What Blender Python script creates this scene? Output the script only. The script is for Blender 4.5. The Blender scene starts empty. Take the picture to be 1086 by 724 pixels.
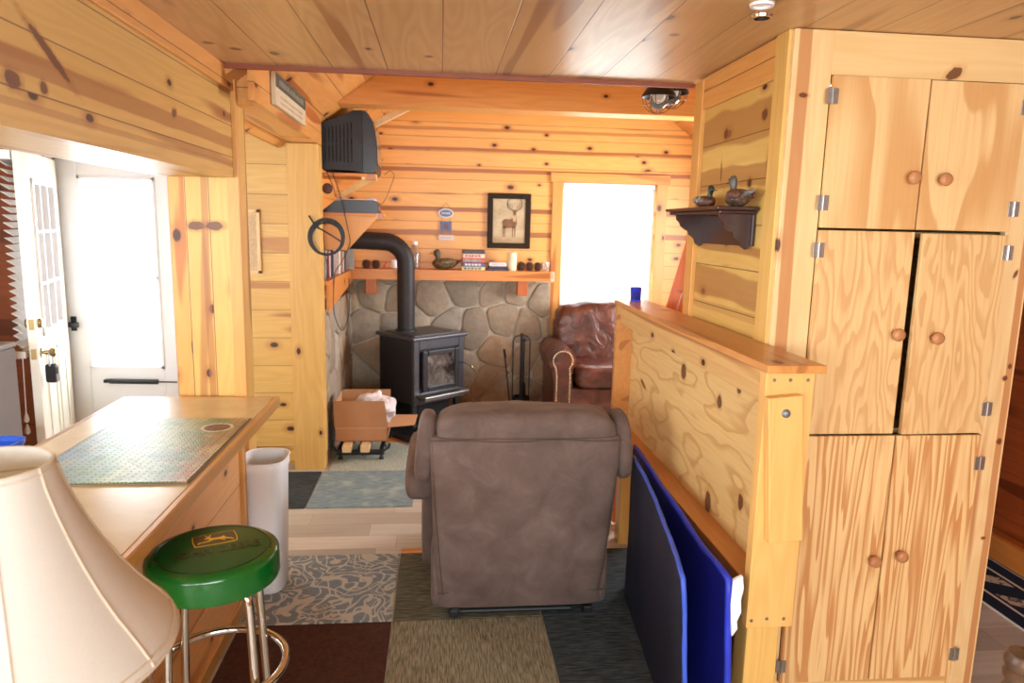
import bpy, bmesh, math, random
from mathutils import Vector, Matrix, noise
PI = math.pi
SC = bpy.context.scene
COL = SC.collection
RNG = random.Random(7)

# ------------------------------------------------------------------ helpers
ROOTM = {}

def srgb(r, g, b):
    def f(c):
        c /= 255.0
        return c / 12.92 if c <= 0.04045 else ((c + 0.055) / 1.055) ** 2.4
    return (f(r), f(g), f(b), 1.0)

def thing(name, label, cat, loc=(0, 0, 0), rotz=0.0, group=None):
    o = bpy.data.objects.new(name, None)
    COL.objects.link(o)
    o.location = loc
    o.rotation_euler = (0, 0, rotz)
    o.empty_display_size = 0.05
    o['label'] = label
    o['category'] = cat
    if group:
        o['group'] = group
    ROOTM[o.name] = Matrix.Translation(loc) @ Matrix.Rotation(rotz, 4, 'Z')
    return o

def tag(o, label, cat, group=None, kind=None):
    o['label'] = label
    o['category'] = cat
    if group:
        o['group'] = group
    if kind:
        o['kind'] = kind
    return o

def obj(name, bm, mat, parent=None, world=True, smooth=None, label=None, kind=None):
    """bm coords are world coords unless world=False (then local to the parent)."""
    me = bpy.data.meshes.new(name)
    pm = ROOTM.get(parent.name, Matrix()) if parent else Matrix()
    if world and parent:
        bmesh.ops.transform(bm, matrix=pm.inverted(), verts=bm.verts)
    bmesh.ops.recalc_face_normals(bm, faces=bm.faces)
    bm.to_mesh(me)
    bm.free()
    o = bpy.data.objects.new(name, me)
    COL.objects.link(o)
    mats = mat if isinstance(mat, (list, tuple)) else [mat]
    for m in mats:
        me.materials.append(m)
    if parent:
        o.parent = parent
        ROOTM[o.name] = pm
    if smooth is not None:
        me.polygons.foreach_set('use_smooth', [True] * len(me.polygons))
        if smooth < 180:
            try:
                me.set_sharp_from_angle(angle=math.radians(smooth))
            except Exception:
                pass
    if label:
        o['label'] = label
    if kind:
        o['kind'] = kind
    return o

def struct(name, bm, mat, parent=None, smooth=None):
    return obj(name, bm, mat, parent, smooth=smooth, kind='structure')

def solo(name, bm, mat, label, cat, origin=None, group=None, smooth=None):
    """A thing that is one mesh; origin = where its object origin sits."""
    if origin is not None:
        bmesh.ops.translate(bm, vec=-Vector(origin), verts=bm.verts)
    o = obj(name, bm, mat, None, smooth=smooth)
    if origin is not None:
        o.location = origin
    return tag(o, label, cat, group)

def B():
    return bmesh.new()

def box(bm, x0, x1, y0, y1, z0, z1, bev=0.0, seg=2, mtx=None, mi=0):
    vs = [bm.verts.new((x, y, z)) for x in (x0, x1) for y in (y0, y1) for z in (z0, z1)]
    idx = [(0, 1, 3, 2), (4, 6, 7, 5), (0, 4, 5, 1), (2, 3, 7, 6), (0, 2, 6, 4), (1, 5, 7, 3)]
    fs = [bm.faces.new([vs[i] for i in f]) for f in idx]
    for f in fs:
        f.material_index = mi
    out = vs
    if bev > 0:
        es = list({e for f in fs for e in f.edges})
        r = bmesh.ops.bevel(bm, geom=es, offset=bev, segments=seg, affect='EDGES', profile=0.5)
        out = list({v for f in r['faces'] for v in f.verts} | {v for v in vs if v.is_valid})
        for f in r['faces']:
            f.material_index = mi
    if mtx is not None:
        bmesh.ops.transform(bm, matrix=mtx, verts=out)
    return out

def prism(bm, pts, h0, h1, axis='z', mtx=None, mi=0):
    """Extrude polygon pts between h0 and h1 along axis. pts: z->(x,y), y->(x,z), x->(y,z)."""
    def p(a, b, h):
        return {'z': (a, b, h), 'y': (a, h, b), 'x': (h, a, b)}[axis]
    v0 = [bm.verts.new(p(a, b, h0)) for a, b in pts]
    v1 = [bm.verts.new(p(a, b, h1)) for a, b in pts]
    n = len(pts)
    fs = [bm.faces.new(v0), bm.faces.new(v1)]
    for i in range(n):
        fs.append(bm.faces.new((v0[i], v0[(i + 1) % n], v1[(i + 1) % n], v1[i])))
    for f in fs:
        f.material_index = mi
    if mtx is not None:
        bmesh.ops.transform(bm, matrix=mtx, verts=v0 + v1)
    return v0 + v1

def lathe(bm, prof, c=(0, 0, 0), n=32, axis='z', mi=0, cap=True, mtx=None):
    """prof: list of (r, h)."""
    rings = []
    for r, h in prof:
        ring = []
        for i in range(n):
            a = 2 * PI * i / n
            x, y = r * math.cos(a), r * math.sin(a)
            p = {'z': (x, y, h), 'y': (x, h, y), 'x': (h, x, y)}[axis]
            ring.append(bm.verts.new((c[0] + p[0], c[1] + p[1], c[2] + p[2])))
        rings.append(ring)
    for a, b in zip(rings, rings[1:]):
        for i in range(n):
            f = bm.faces.new((a[i], a[(i + 1) % n], b[(i + 1) % n], b[i]))
            f.material_index = mi
    if cap:
        for r in (rings[0], rings[-1]):
            f = bm.faces.new(r)
            f.material_index = mi
    vs = [v for r in rings for v in r]
    if mtx is not None:
        bmesh.ops.transform(bm, matrix=mtx, verts=vs)
    return vs

def tube(bm, pts, r, n=10, closed=False, cap=True, mi=0):
    """Sweep a circle along points; r is a number or a list."""
    pts = [Vector(p) for p in pts]
    m = len(pts)
    rs = r if isinstance(r, (list, tuple)) else [r] * m
    up = None
    rings = []
    for i, p in enumerate(pts):
        if closed:
            t = pts[(i + 1) % m] - pts[i - 1]
        else:
            t = pts[min(i + 1, m - 1)] - pts[max(i - 1, 0)]
        t.normalize()
        if up is None:
            up = Vector((0, 0, 1)) if abs(t.z) < 0.9 else Vector((1, 0, 0))
        s = t.cross(up)
        if s.length < 1e-6:
            s = t.orthogonal()
        s.normalize()
        up = s.cross(t).normalized()
        rings.append([bm.verts.new(p + s * (math.cos(2 * PI * k / n) * rs[i]) + up * (math.sin(2 * PI * k / n) * rs[i])) for k in range(n)])
    rng = range(m) if closed else range(m - 1)
    for i in rng:
        a, b = rings[i], rings[(i + 1) % m]
        for k in range(n):
            f = bm.faces.new((a[k], a[(k + 1) % n], b[(k + 1) % n], b[k]))
            f.material_index = mi
    if cap and not closed:
        for q in (rings[0], rings[-1]):
            bm.faces.new(q).material_index = mi
    return [v for q in rings for v in q]

def curve_pts(ctrl, n=8):
    """Catmull-Rom through control points."""
    c = [Vector(p) for p in ctrl]
    c = [c[0] * 2 - c[1]] + c + [c[-1] * 2 - c[-2]]
    out = []
    for i in range(1, len(c) - 2):
        for k in range(n):
            t = k / n
            p0, p1, p2, p3 = c[i - 1], c[i], c[i + 1], c[i + 2]
            out.append(0.5 * (2 * p1 + (p2 - p0) * t + (2 * p0 - 5 * p1 + 4 * p2 - p3) * t * t + (3 * p1 - p0 - 3 * p2 + p3) * t ** 3))
    out.append(c[-2])
    return out

def loft(bm, secs, n=40, axis='z', cap=True, mtx=None, mi=0):
    """secs: (h, cx, cy, hx, hy, exponent): superellipse sections along axis."""
    rings = []
    for h, cx, cy, hx, hy, e in secs:
        ring = []
        for i in range(n):
            a = 2 * PI * i / n
            ca, sa = math.cos(a), math.sin(a)
            x = cx + hx * math.copysign(abs(ca) ** (2 / e), ca)
            y = cy + hy * math.copysign(abs(sa) ** (2 / e), sa)
            p = {'z': (x, y, h), 'y': (x, h, y), 'x': (h, x, y)}[axis]
            ring.append(bm.verts.new(p))
        rings.append(ring)
    for a, b in zip(rings, rings[1:]):
        for i in range(n):
            bm.faces.new((a[i], a[(i + 1) % n], b[(i + 1) % n], b[i])).material_index = mi
    if cap:
        bm.faces.new(rings[0]).material_index = mi
        bm.faces.new(rings[-1]).material_index = mi
    vs = [v for r in rings for v in r]
    if mtx is not None:
        bmesh.ops.transform(bm, matrix=mtx, verts=vs)
    return vs

def puff(bm, c, h, e1=0.35, e2=0.35, n=28, m=16, mtx=None, wob=0.0, seed=0):
    """Superellipsoid cushion, centre c, half sizes h."""
    def pw(v, e):
        return math.copysign(abs(v) ** e, v)
    rings = []
    for j in range(1, m):
        ph = -PI / 2 + PI * j / m
        ring = []
        for i in range(n):
            th = 2 * PI * i / n
            p = Vector((pw(math.cos(ph), e1) * pw(math.cos(th), e2), pw(math.cos(ph), e1) * pw(math.sin(th), e2), pw(math.sin(ph), e1)))
            v = Vector((c[0] + h[0] * p.x, c[1] + h[1] * p.y, c[2] + h[2] * p.z))
            if wob:
                v += p.normalized() * (noise.noise(v * 9 + Vector((seed, 0, 0))) * wob)
            ring.append(bm.verts.new(v))
        rings.append(ring)
    lo = bm.verts.new((c[0], c[1], c[2] - h[2]))
    hi = bm.verts.new((c[0], c[1], c[2] + h[2]))
    for a, b in zip(rings, rings[1:]):
        for i in range(n):
            bm.faces.new((a[i], a[(i + 1) % n], b[(i + 1) % n], b[i]))
    for i in range(n):
        bm.faces.new((lo, rings[0][(i + 1) % n], rings[0][i]))
        bm.faces.new((hi, rings[-1][i], rings[-1][(i + 1) % n]))
    vs = [v for r in rings for v in r] + [lo, hi]
    if mtx is not None:
        bmesh.ops.transform(bm, matrix=mtx, verts=vs)
    return vs

def ball(bm, c, r, n=14, m=9, sc=(1, 1, 1), mi=0):
    k = len(bm.faces)
    vs = puff(bm, c, (r * sc[0], r * sc[1], r * sc[2]), 1, 1, n, m)
    if mi:
        bm.faces.ensure_lookup_table()
        for f in bm.faces[k:]:
            f.material_index = mi
    return vs

def text_bm(bm, s, size, mtx, depth=0.0006, mi=0, bold=0.0):
    cu = bpy.data.curves.new('lettering', 'FONT')
    cu.body = s
    cu.size = size
    cu.align_x = 'CENTER'
    cu.align_y = 'CENTER'
    cu.extrude = depth
    cu.offset = bold
    cu.resolution_u = 2
    o = bpy.data.objects.new('lettering', cu)
    COL.objects.link(o)
    dg = bpy.context.evaluated_depsgraph_get()
    me = bpy.data.meshes.new_from_object(o.evaluated_get(dg))
    bpy.data.objects.remove(o)
    bpy.data.curves.remove(cu)
    n0 = len(bm.faces)
    me.transform(mtx)
    bm.from_mesh(me)
    bm.faces.ensure_lookup_table()
    for f in bm.faces[n0:]:
        f.material_index = mi
    bpy.data.meshes.remove(me)

# ------------------------------------------------------------------ materials
class NT:
    def __init__(s, name):
        s.m = bpy.data.materials.new(name)
        s.m.use_nodes = True
        s.t = s.m.node_tree
        s.bs = s.t.nodes['Principled BSDF']
    def n(s, typ, **kw):
        nd = s.t.nodes.new(typ)
        for k, v in kw.items():
            setattr(nd, k, v)
        return nd
    def l(s, a, b):
        s.t.links.new(a, b)
    def val(s, sock, v):
        if hasattr(v, 'is_output') or hasattr(v, 'links'):
            s.l(v, sock)
        else:
            sock.default_value = v
    def math(s, op, a, b=0.0, c=None):
        nd = s.n('ShaderNodeMath', operation=op)
        s.val(nd.inputs[0], a)
        s.val(nd.inputs[1], b)
        if c is not None:
            s.val(nd.inputs[2], c)
        return nd.outputs[0]
    def vec(s, x, y, z):
        nd = s.n('ShaderNodeCombineXYZ')
        for i, v in enumerate((x, y, z)):
            s.val(nd.inputs[i], v)
        return nd.outputs[0]
    def noise(s, v, scale=1.0, detail=2.0, rough=0.5, dist=0.0):
        nd = s.n('ShaderNodeTexNoise')
        s.l(v, nd.inputs['Vector'])
        nd.inputs['Scale'].default_value = scale
        nd.inputs['Detail'].default_value = detail
        nd.inputs['Roughness'].default_value = rough
        nd.inputs['Distortion'].default_value = dist
        return nd.outputs['Fac']
    def ramp(s, f, stops, interp='LINEAR'):
        nd = s.n('ShaderNodeValToRGB')
        cr = nd.color_ramp
        cr.interpolation = interp
        while len(cr.elements) < len(stops):
            cr.elements.new(0.5)
        for e, (p, c) in zip(cr.elements, stops):
            e.position = p
            e.color = c if len(c) == 4 else (*c, 1)
        s.l(f, nd.inputs[0])
        return nd.outputs[0]
    def step(s, f, a, b):
        nd = s.n('ShaderNodeMapRange', interpolation_type='SMOOTHSTEP')
        s.val(nd.inputs['Value'], f)
        nd.inputs['From Min'].default_value = a
        nd.inputs['From Max'].default_value = b
        return nd.outputs[0]
    def mix(s, f, a, b, mode='MIX'):
        nd = s.n('ShaderNodeMix', data_type='RGBA', blend_type=mode)
        s.val(nd.inputs[0], f)
        s.val(nd.inputs[6], a)
        s.val(nd.inputs[7], b)
        return nd.outputs[2]
    def xyz(s):
        tc = s.n('ShaderNodeTexCoord')
        sp = s.n('ShaderNodeSeparateXYZ')
        s.l(tc.outputs['Object'], sp.inputs[0])
        return tc.outputs['Object'], sp.outputs
    def bump(s, h, strength=0.3, dist=0.01):
        nd = s.n('ShaderNodeBump')
        nd.inputs['Strength'].default_value = strength
        nd.inputs['Distance'].default_value = dist
        s.l(h, nd.inputs['Height'])
        s.l(nd.outputs[0], s.bs.inputs['Normal'])
    def done(s, color=None, rough=0.5, metal=0.0, spec=0.5, **kw):
        if color is not None:
            s.val(s.bs.inputs['Base Color'], color)
        s.val(s.bs.inputs['Roughness'], rough)
        s.bs.inputs['Metallic'].default_value = metal
        s.bs.inputs['Specular IOR Level'].default_value = spec
        for k, v in kw.items():
            s.val(s.bs.inputs[k.replace('_', ' ')], v)
        return s.m

def plain(name, col, rough=0.5, metal=0.0, spec=0.5, var=0.08, vs=12.0, bump=0.0, **kw):
    t = NT(name)
    v, _ = t.xyz()
    f = t.noise(v, vs, 3.0)
    lo = tuple(c * (1 - var) for c in col[:3]) + (1,)
    hi = tuple(min(1, c * (1 + var)) for c in col[:3]) + (1,)
    c = t.ramp(f, [(0.3, lo), (0.7, hi)])
    if bump:
        t.bump(f, bump, 0.004)
    return t.done(c, rough, metal, spec, **kw)

def extras(t, c, U, V, stripes, marks, H):
    """Heartwood stripes at given places across the grain, and single dark knots / bark marks."""
    if stripes:
        wv = t.math('MULTIPLY', t.math('SUBTRACT', t.noise(t.vec(t.math('MULTIPLY', U, 2.2), t.math('MULTIPLY', V, 1.5), 3.7), 1.0, 2.0), 0.5), 0.10)
        for v0, hw, k in stripes:
            d = t.math('ABSOLUTE', t.math('SUBTRACT', t.math('ADD', V, t.math('MULTIPLY', wv, (min(1.0, hw * 22) if hw > .03 else hw * 9))), v0))
            c = t.mix(t.math('MULTIPLY', t.math('SUBTRACT', 1.0, t.step(d, hw * 0.8, hw * 1.05)), k), c, H)
    for u0, v0, an, a, b in marks:
        du, dv = t.math('SUBTRACT', U, u0), t.math('SUBTRACT', V, v0)
        ca, sa = math.cos(an), math.sin(an)
        p = t.math('DIVIDE', t.math('ADD', t.math('MULTIPLY', du, ca), t.math('MULTIPLY', dv, sa)), a)
        q = t.math('DIVIDE', t.math('SUBTRACT', t.math('MULTIPLY', dv, ca), t.math('MULTIPLY', du, sa)), b)
        r = t.math('ADD', t.math('MULTIPLY', p, p), t.math('MULTIPLY', q, q))
        r = t.math('MULTIPLY', r, t.math('ADD', 0.4, t.math('MULTIPLY', t.noise(t.vec(t.math('MULTIPLY', U, 55.0), t.math('MULTIPLY', V, 55.0), u0), 1.0, 2.0), 1.2)))
        c = t.mix(t.math('MULTIPLY', t.math('SUBTRACT', 1.0, t.step(r, 1.0, 3.2)), 0.45), c, H)
        c = t.mix(t.math('MULTIPLY', t.math('SUBTRACT', 1.0, t.step(r, 0.7, 1.15)), 0.85), c, srgb(88, 42, 24))
    return c

AX = {'x': 0, 'y': 1, 'z': 2}

def pine(name, grain='y', across='z', width=0.14, off=0.0, light=(226, 176, 108), dark=(196, 138, 72), heart=(170, 98, 44),
         heart_amt=0.35, knots=0.5, rough=0.38, groove=True, gw=0.003, seed=0.0, vary=0.5, length=0.0, fig=1.0, coat=0.0, stripes=(), marks=()):
    """Knotty pine boards: grain runs along one axis, boards repeat along another."""
    t = NT(name)
    _, o = t.xyz()
    U, V = o[AX[grain]], o[AX[across]]
    Wn = o[3 - AX[grain] - AX[across]]
    q = t.math('ADD', t.math('DIVIDE', V, width), 100.0 + off)
    i = t.math('FLOOR', q)
    fr = t.math('SUBTRACT', q, i)
    wn = t.n('ShaderNodeTexWhiteNoise', noise_dimensions='2D')
    ll = 0.0
    if length:
        hh = t.n('ShaderNodeTexWhiteNoise', noise_dimensions='1D')
        t.l(t.math('ADD', i, 0.37), hh.inputs['W'])
        lq = t.math('ADD', t.math('DIVIDE', U, length), t.math('ADD', hh.outputs['Value'], 50.0))
        ll = t.math('FLOOR', lq)
        lf = t.math('SUBTRACT', lq, ll)
    t.l(t.vec(t.math('ADD', i, 0.5 + seed), ll, 0.0), wn.inputs['Vector'])
    sp = t.n('ShaderNodeSeparateColor')
    t.l(wn.outputs['Color'], sp.inputs[0])
    r1, r2, r3 = sp.outputs
    Us = t.math('ADD', U, t.math('MULTIPLY', r1, 17.0))
    Vs = t.math('ADD', V, t.math('MULTIPLY', r2, 5.0))
    # fine grain streaks
    g = t.noise(t.vec(t.math('MULTIPLY', Us, 2.0), t.math('MULTIPLY', Vs, 60.0), t.math('MULTIPLY', Wn, 60.0)), 1.0, 4.0, 0.6)
    # cathedral figure
    f0 = t.noise(t.vec(t.math('MULTIPLY', Us, 0.8), t.math('MULTIPLY', Vs, 7.0), t.math('MULTIPLY', Wn, 7.0)), 1.0, 1.5, 0.5)
    rings = t.math('SINE', t.math('MULTIPLY', f0, 70.0))
    rings = t.math('MULTIPLY', t.math('ADD', rings, 1.0), 0.5)
    # heartwood bands
    hb = t.noise(t.vec(t.math('MULTIPLY', Us, 0.7), t.math('MULTIPLY', Vs, 8.0), t.math('ADD', t.math('MULTIPLY', Wn, 9.0), t.math('MULTIPLY', r3, 7.0))), 1.0, 1.0, 0.5, 0.3)
    th = 0.66 - 0.22 * heart_amt
    hm = t.math('MULTIPLY', t.step(hb, th, th + 0.06), t.math('ADD', t.math('MULTIPLY', r3, 0.5), 0.5))
    # knots
    kv = t.n('ShaderNodeTexVoronoi', voronoi_dimensions='2D', feature='F1')
    t.l(t.vec(t.math('MULTIPLY', Us, 3.2), t.math('MULTIPLY', Vs, 5.2), 0.0), kv.inputs['Vector'])
    kv.inputs['Scale'].default_value = 1.0
    ks = t.n('ShaderNodeSeparateColor')
    t.l(kv.outputs['Color'], ks.inputs[0])
    on = t.math('GREATER_THAN', ks.outputs[0], 1.0 - knots)
    rad = t.math('ADD', t.math('MULTIPLY', ks.outputs[1], 0.07), 0.05)
    kd = t.math('DIVIDE', t.math('ADD', kv.outputs['Distance'], t.math('MULTIPLY', t.math('SUBTRACT', g, 0.5), 0.05)), rad)
    km = t.math('MULTIPLY', t.math('SUBTRACT', 1.0, t.step(kd, 0.65, 1.1)), on)
    kh = t.math('MULTIPLY', t.math('SUBTRACT', 1.0, t.step(kd, 0.9, 2.8)), on)
    L, D, H = srgb(*light), srgb(*dark), srgb(*heart)
    c = t.mix(t.math('MULTIPLY', r1, vary), L, D)
    c = t.mix(t.math('MULTIPLY', rings, 0.38 * fig), c, D)
    c = t.mix(t.math('MULTIPLY', t.step(g, 0.42, 0.72), 0.35), c, D)
    c = t.mix(hm, c, H)
    c = t.mix(t.math('MULTIPLY', kh, 0.45), c, H)
    c = t.mix(km, c, srgb(70, 32, 16))
    c = extras(t, c, U, V, stripes, marks, H)
    hgt = t.math('MULTIPLY', g, 0.06)
    if groove:
        e = t.math('MULTIPLY', t.math('MINIMUM', fr, t.math('SUBTRACT', 1.0, fr)), width)
        if length:
            e = t.math('MINIMUM', e, t.math('MULTIPLY', t.math('MINIMUM', lf, t.math('SUBTRACT', 1.0, lf)), length))
        gm = t.step(e, gw * 0.4, gw)
        c = t.mix(t.math('MULTIPLY', t.math('SUBTRACT', 1.0, gm), 0.75), c, srgb(96, 54, 22))
        hgt = t.math('ADD', hgt, gm)
    t.bump(hgt, 0.25, 0.004)
    m = t.done(c, rough, 0.0, 0.45)
    if coat:
        t.bs.inputs['Coat Weight'].default_value = coat
        t.bs.inputs['Coat Roughness'].default_value = 0.15
    return m

def plywood(name, grain='z', across='x', light=(232, 186, 122), dark=(196, 130, 66), sharp=5.0, knots=0.0, seed=0.0, stretch=0.55, wide=3.2, rough=0.42, amt=0.75, marks=(), thin=False, detail=2.5):
    """Rotary-cut veneer: contour lines of a stretched noise."""
    t = NT(name)
    _, o = t.xyz()
    U, V = o[AX[grain]], o[AX[across]]
    W = o[3 - AX[grain] - AX[across]]
    oi = t.n('ShaderNodeObjectInfo')
    U = t.math('ADD', U, t.math('MULTIPLY', oi.outputs['Random'], 20.0))
    U = t.math('ADD', U, seed)
    p = t.vec(t.math('MULTIPLY', U, stretch), t.math('MULTIPLY', V, wide), t.math('MULTIPLY', W, 0.2))
    f = t.noise(p, 1.0, detail, 0.45, 0.15)
    ph = t.math('FRACT', t.math('MULTIPLY', f, sharp * 2.6))
    band = t.math('MULTIPLY', t.step(ph, 0.62 if thin else 0.35, 0.9 if thin else 0.8), t.math('SUBTRACT', 1.0, t.step(ph, 0.93, 1.0)))
    g = t.noise(t.vec(t.math('MULTIPLY', U, 3.0), t.math('MULTIPLY', V, 90.0), W), 1.0, 3.0, 0.6)
    c = t.mix(t.math('MULTIPLY', band, amt), srgb(*light), srgb(*dark))
    c = t.mix(t.math('MULTIPLY', t.step(g, 0.4, 0.75), 0.3), c, srgb(*dark))
    if knots:
        kv = t.n('ShaderNodeTexVoronoi', feature='F1')
        t.l(t.vec(t.math('MULTIPLY', U, 2.6), t.math('MULTIPLY', V, 3.8), 0.0), kv.inputs['Vector'])
        kv.inputs['Scale'].default_value = 1.0
        ks = t.n('ShaderNodeSeparateColor')
        t.l(kv.outputs['Color'], ks.inputs[0])
        on = t.math('GREATER_THAN', ks.outputs[0], 1 - knots)
        kd = t.math('DIVIDE', kv.outputs['Distance'], t.math('ADD', t.math('MULTIPLY', ks.outputs[1], 0.06), 0.04))
        c = t.mix(t.math('MULTIPLY', t.math('SUBTRACT', 1.0, t.step(kd, 0.7, 1.1)), on), c, srgb(92, 50, 24))
    c = extras(t, c, o[AX[grain]], V, (), marks, srgb(*dark))
    t.bump(g, 0.08, 0.002)
    return t.done(c, rough, 0.0, 0.4)

# --- wood of the house
M_header = pine('header_pine', 'y', 'z', 0.1375, -14.76 + 15, (218, 182, 108), (198, 152, 78), (150, 92, 44), 0.35, 0.2, stripes=[(2.09, .028, .62), (1.995, .010, .4)], marks=[(1.90, 2.135, -.52, .105, .013), (2.71, 2.12, .3, .022, .014), (1.735, 2.045, 0, .03, .02), (1.86, 2.05, 0, .016, .016)])
M_ceil = pine('ceiling_pine', 'y', 'x', 0.235, -0.02, (214, 178, 130), (190, 146, 96), (150, 100, 62), 0.25, 0.12, rough=0.28, fig=1.4, vary=0.9, marks=[(2.5, .796, 0, .018, .014), (2.988, -.049, 0, .018, .016), (2.93, -.88, 0, .02, .02), (3.01, -.80, 0, .022, .02)])
M_back = pine('back_wall_pine', 'x', 'z', 0.128, 0.1, (244, 186, 106), (226, 160, 80), (138, 66, 32), -.3, 0.55, seed=3.0, stripes=[(2.44, .016, .75), (2.25, .020, .75), (1.89, .022, .8), (1.675, .026, .75), (2.62, .016, .5)])
M_backleft = pine('left_rear_pine', 'y', 'z', 0.165, 0.2, (236, 172, 96), (214, 142, 66), (172, 84, 34), 0.3, 0.5, seed=5.0)
M_vault = pine('vault_pine', 'y', 'x', 0.15, 0.3, (228, 164, 92), (206, 136, 66), (168, 90, 40), 0.3, 0.4, seed=9.0)
M_niche = pine('niche_pine', 'x', 'z', 0.2, 0.35, (226, 188, 108), (206, 158, 80), (170, 104, 46), 0.3, 0.35, seed=11.0)
M_dark = pine('dark_stained_wall', 'x', 'z', 0.15, 0.0, (136, 70, 34), (110, 52, 24), (84, 36, 16), 0.3, 0.3, seed=2.0)
M_darky = pine('dark_stained_side', 'y', 'z', 0.25, 0.0, (176, 88, 40), (140, 64, 26), (96, 40, 18), 0.3, 0.2, seed=4.0)
M_duckwall = pine('partition_pine', 'y', 'z', 0.168, 0.45, (220, 186, 108), (204, 160, 84), (150, 90, 44), 0.2, 0.25, seed=7.0, stripes=[(2.15, .075, .62), (1.955, .045, .62), (1.53, .065, .62), (2.33, .03, .4), (1.43, .02, .3)], marks=[(2.877, 2.139, .2, .02, .02), (2.531, 2.165, 0, .022, .02), (2.47, 1.985, 1.5, .05, .016), (2.62, 1.93, 0, .018, .016), (2.9, 1.99, 1.5, .04, .006)])
M_vert = pine('column_pine', 'z', 'x', 0.105, 0.1, (224, 184, 104), (204, 156, 80), (156, 94, 44), 0.15, 0.12, seed=1.0, stripes=[(-1.082, .016, .6)], marks=[(1.72, -1.122, 0, .020, .040), (1.72, -1.040, 0, .020, .040)])
M_post = pine('post_pine', 'z', 'x', 9.0, 0.5, (226, 184, 106), (206, 156, 80), (170, 106, 50), 0.12, 0.22, groove=False, seed=6.0)
M_beamy = pine('beam_pine_long', 'y', 'z', 0.14, 0.25, (230, 170, 96), (210, 142, 70), (176, 100, 46), 0.2, 0.3, seed=8.0)
M_beamx = pine('cross_beam_pine', 'x', 'z', 9.0, 0.5, (232, 172, 98), (212, 144, 72), (176, 100, 46), 0.1, 0.3, groove=False, seed=12.0)
M_trimz = pine('trim_pine', 'z', 'x', 9.0, 0.5, (226, 172, 96), (206, 146, 74), (170, 98, 44), 0.15, 0.3, groove=False, seed=13.0)
M_trimx = pine('trim_pine_flat', 'x', 'z', 9.0, 0.5, (232, 172, 96), (212, 144, 70), (170, 98, 44), 0.1, 0.25, groove=False, seed=14.0)
M_mantel = pine('mantel_pine', 'x', 'z', 9.0, 0.5, (226, 150, 74), (204, 122, 50), (150, 76, 30), 0.15, 0.2, groove=False, seed=15.0)
M_mantely = pine('mantel_pine_side', 'y', 'z', 9.0, 0.5, (226, 150, 74), (204, 122, 50), (150, 76, 30), 0.15, 0.35, groove=False, seed=16.0)
M_red = plain('red_edge_trim', srgb(140, 72, 44), 0.5)
M_orange = pine('orange_board', 'z', 'x', 9.0, 0.5, (222, 118, 48), (200, 92, 32), (140, 56, 20), 0.1, 0.1, groove=False)

# --- cabinet and bed frame
M_stile = pine('cabinet_frame_pine', 'z', 'x', 9.0, 0.5, (236, 204, 150), (222, 178, 118), (186, 118, 66), 0.1, 0.12, groove=False, seed=21.0, stripes=[(-.43, .024, .75), (.452, .014, .8)], marks=[(2.20, -.425, 0, .008, .016), (1.24, .44, 0, .009, .010), (1.285, .452, 0, .011, .008), (1.0, .45, 0, .012, .010), (.62, .44, 0, .006, .010), (1.62, .425, .4, .016, .006)], rough=0.35)
M_rail = pine('cabinet_rail_pine', 'x', 'z', 9.0, 0.5, (238, 206, 150), (224, 182, 120), (206, 152, 92), 0.1, 0.1, groove=False, seed=22.0, marks=[(.102, 2.29, .5, .032, .017)], rough=0.35)
M_ply = plywood('cabinet_plywood', 'z', 'x', (234, 196, 138), (204, 148, 88), 2.4, rough=0.36)
M_plylow = plywood('lower_door_plywood', 'z', 'x', (236, 198, 138), (192, 122, 64), 4.4, stretch=0.5, wide=9.0, rough=0.38, amt=0.75, detail=3.0)
M_plymid = plywood('mid_door_plywood', 'z', 'x', (230, 192, 134), (200, 142, 86), 6.5, stretch=1.1, wide=5.0, rough=0.38, amt=0.5, detail=3.5)
M_plybed = plywood('bed_plywood', 'y', 'z', (222, 184, 122), (184, 132, 72), 3.8, stretch=1.2, wide=3.2, amt=0.6, thin=True, detail=3.0, marks=[(.02, 1.143, 0, .03, .036), (-.386, 1.111, 0, .022, .026), (-.342, .69, 0, .03, .05), (.61, .954, .3, .05, .012), (-.63, .81, 0, .02, .03), (-.55, 1.2, 0, .016, .02)])
M_bedtop = pine('bed_rail_pine', 'y', 'x', 9.0, 0.5, (214, 152, 88), (194, 126, 64), (150, 84, 40), 0.25, 0.45, groove=False, seed=23.0, rough=0.3)
M_bedside = pine('bed_rail_face', 'y', 'z', 9.0, 0.5, (220, 180, 118), (202, 152, 90), (160, 100, 52), 0.2, 0.3, groove=False, seed=24.0)
M_bedend = pine('bed_end_pine', 'z', 'x', 9.0, 0.5, (232, 184, 112), (214, 158, 84), (190, 120, 60), 0.1, 0.0, groove=False, seed=25.0)
M_knob = pine('knob_wood', 'z', 'x', 9.0, 0.5, (196, 138, 92), (172, 112, 68), (150, 90, 50), 0.1, 0.0, groove=False)
M_steel = plain('hinge_steel', srgb(176, 176, 172), 0.35, 0.9)
M_chrome = plain('chrome', srgb(210, 208, 204), 0.12, 1.0, var=0.02)
M_black = plain('black_iron', srgb(34, 34, 37), 0.5, 0.3, var=0.15)
M_dull = plain('dull_dark', srgb(22, 20, 20), 0.8)

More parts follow.
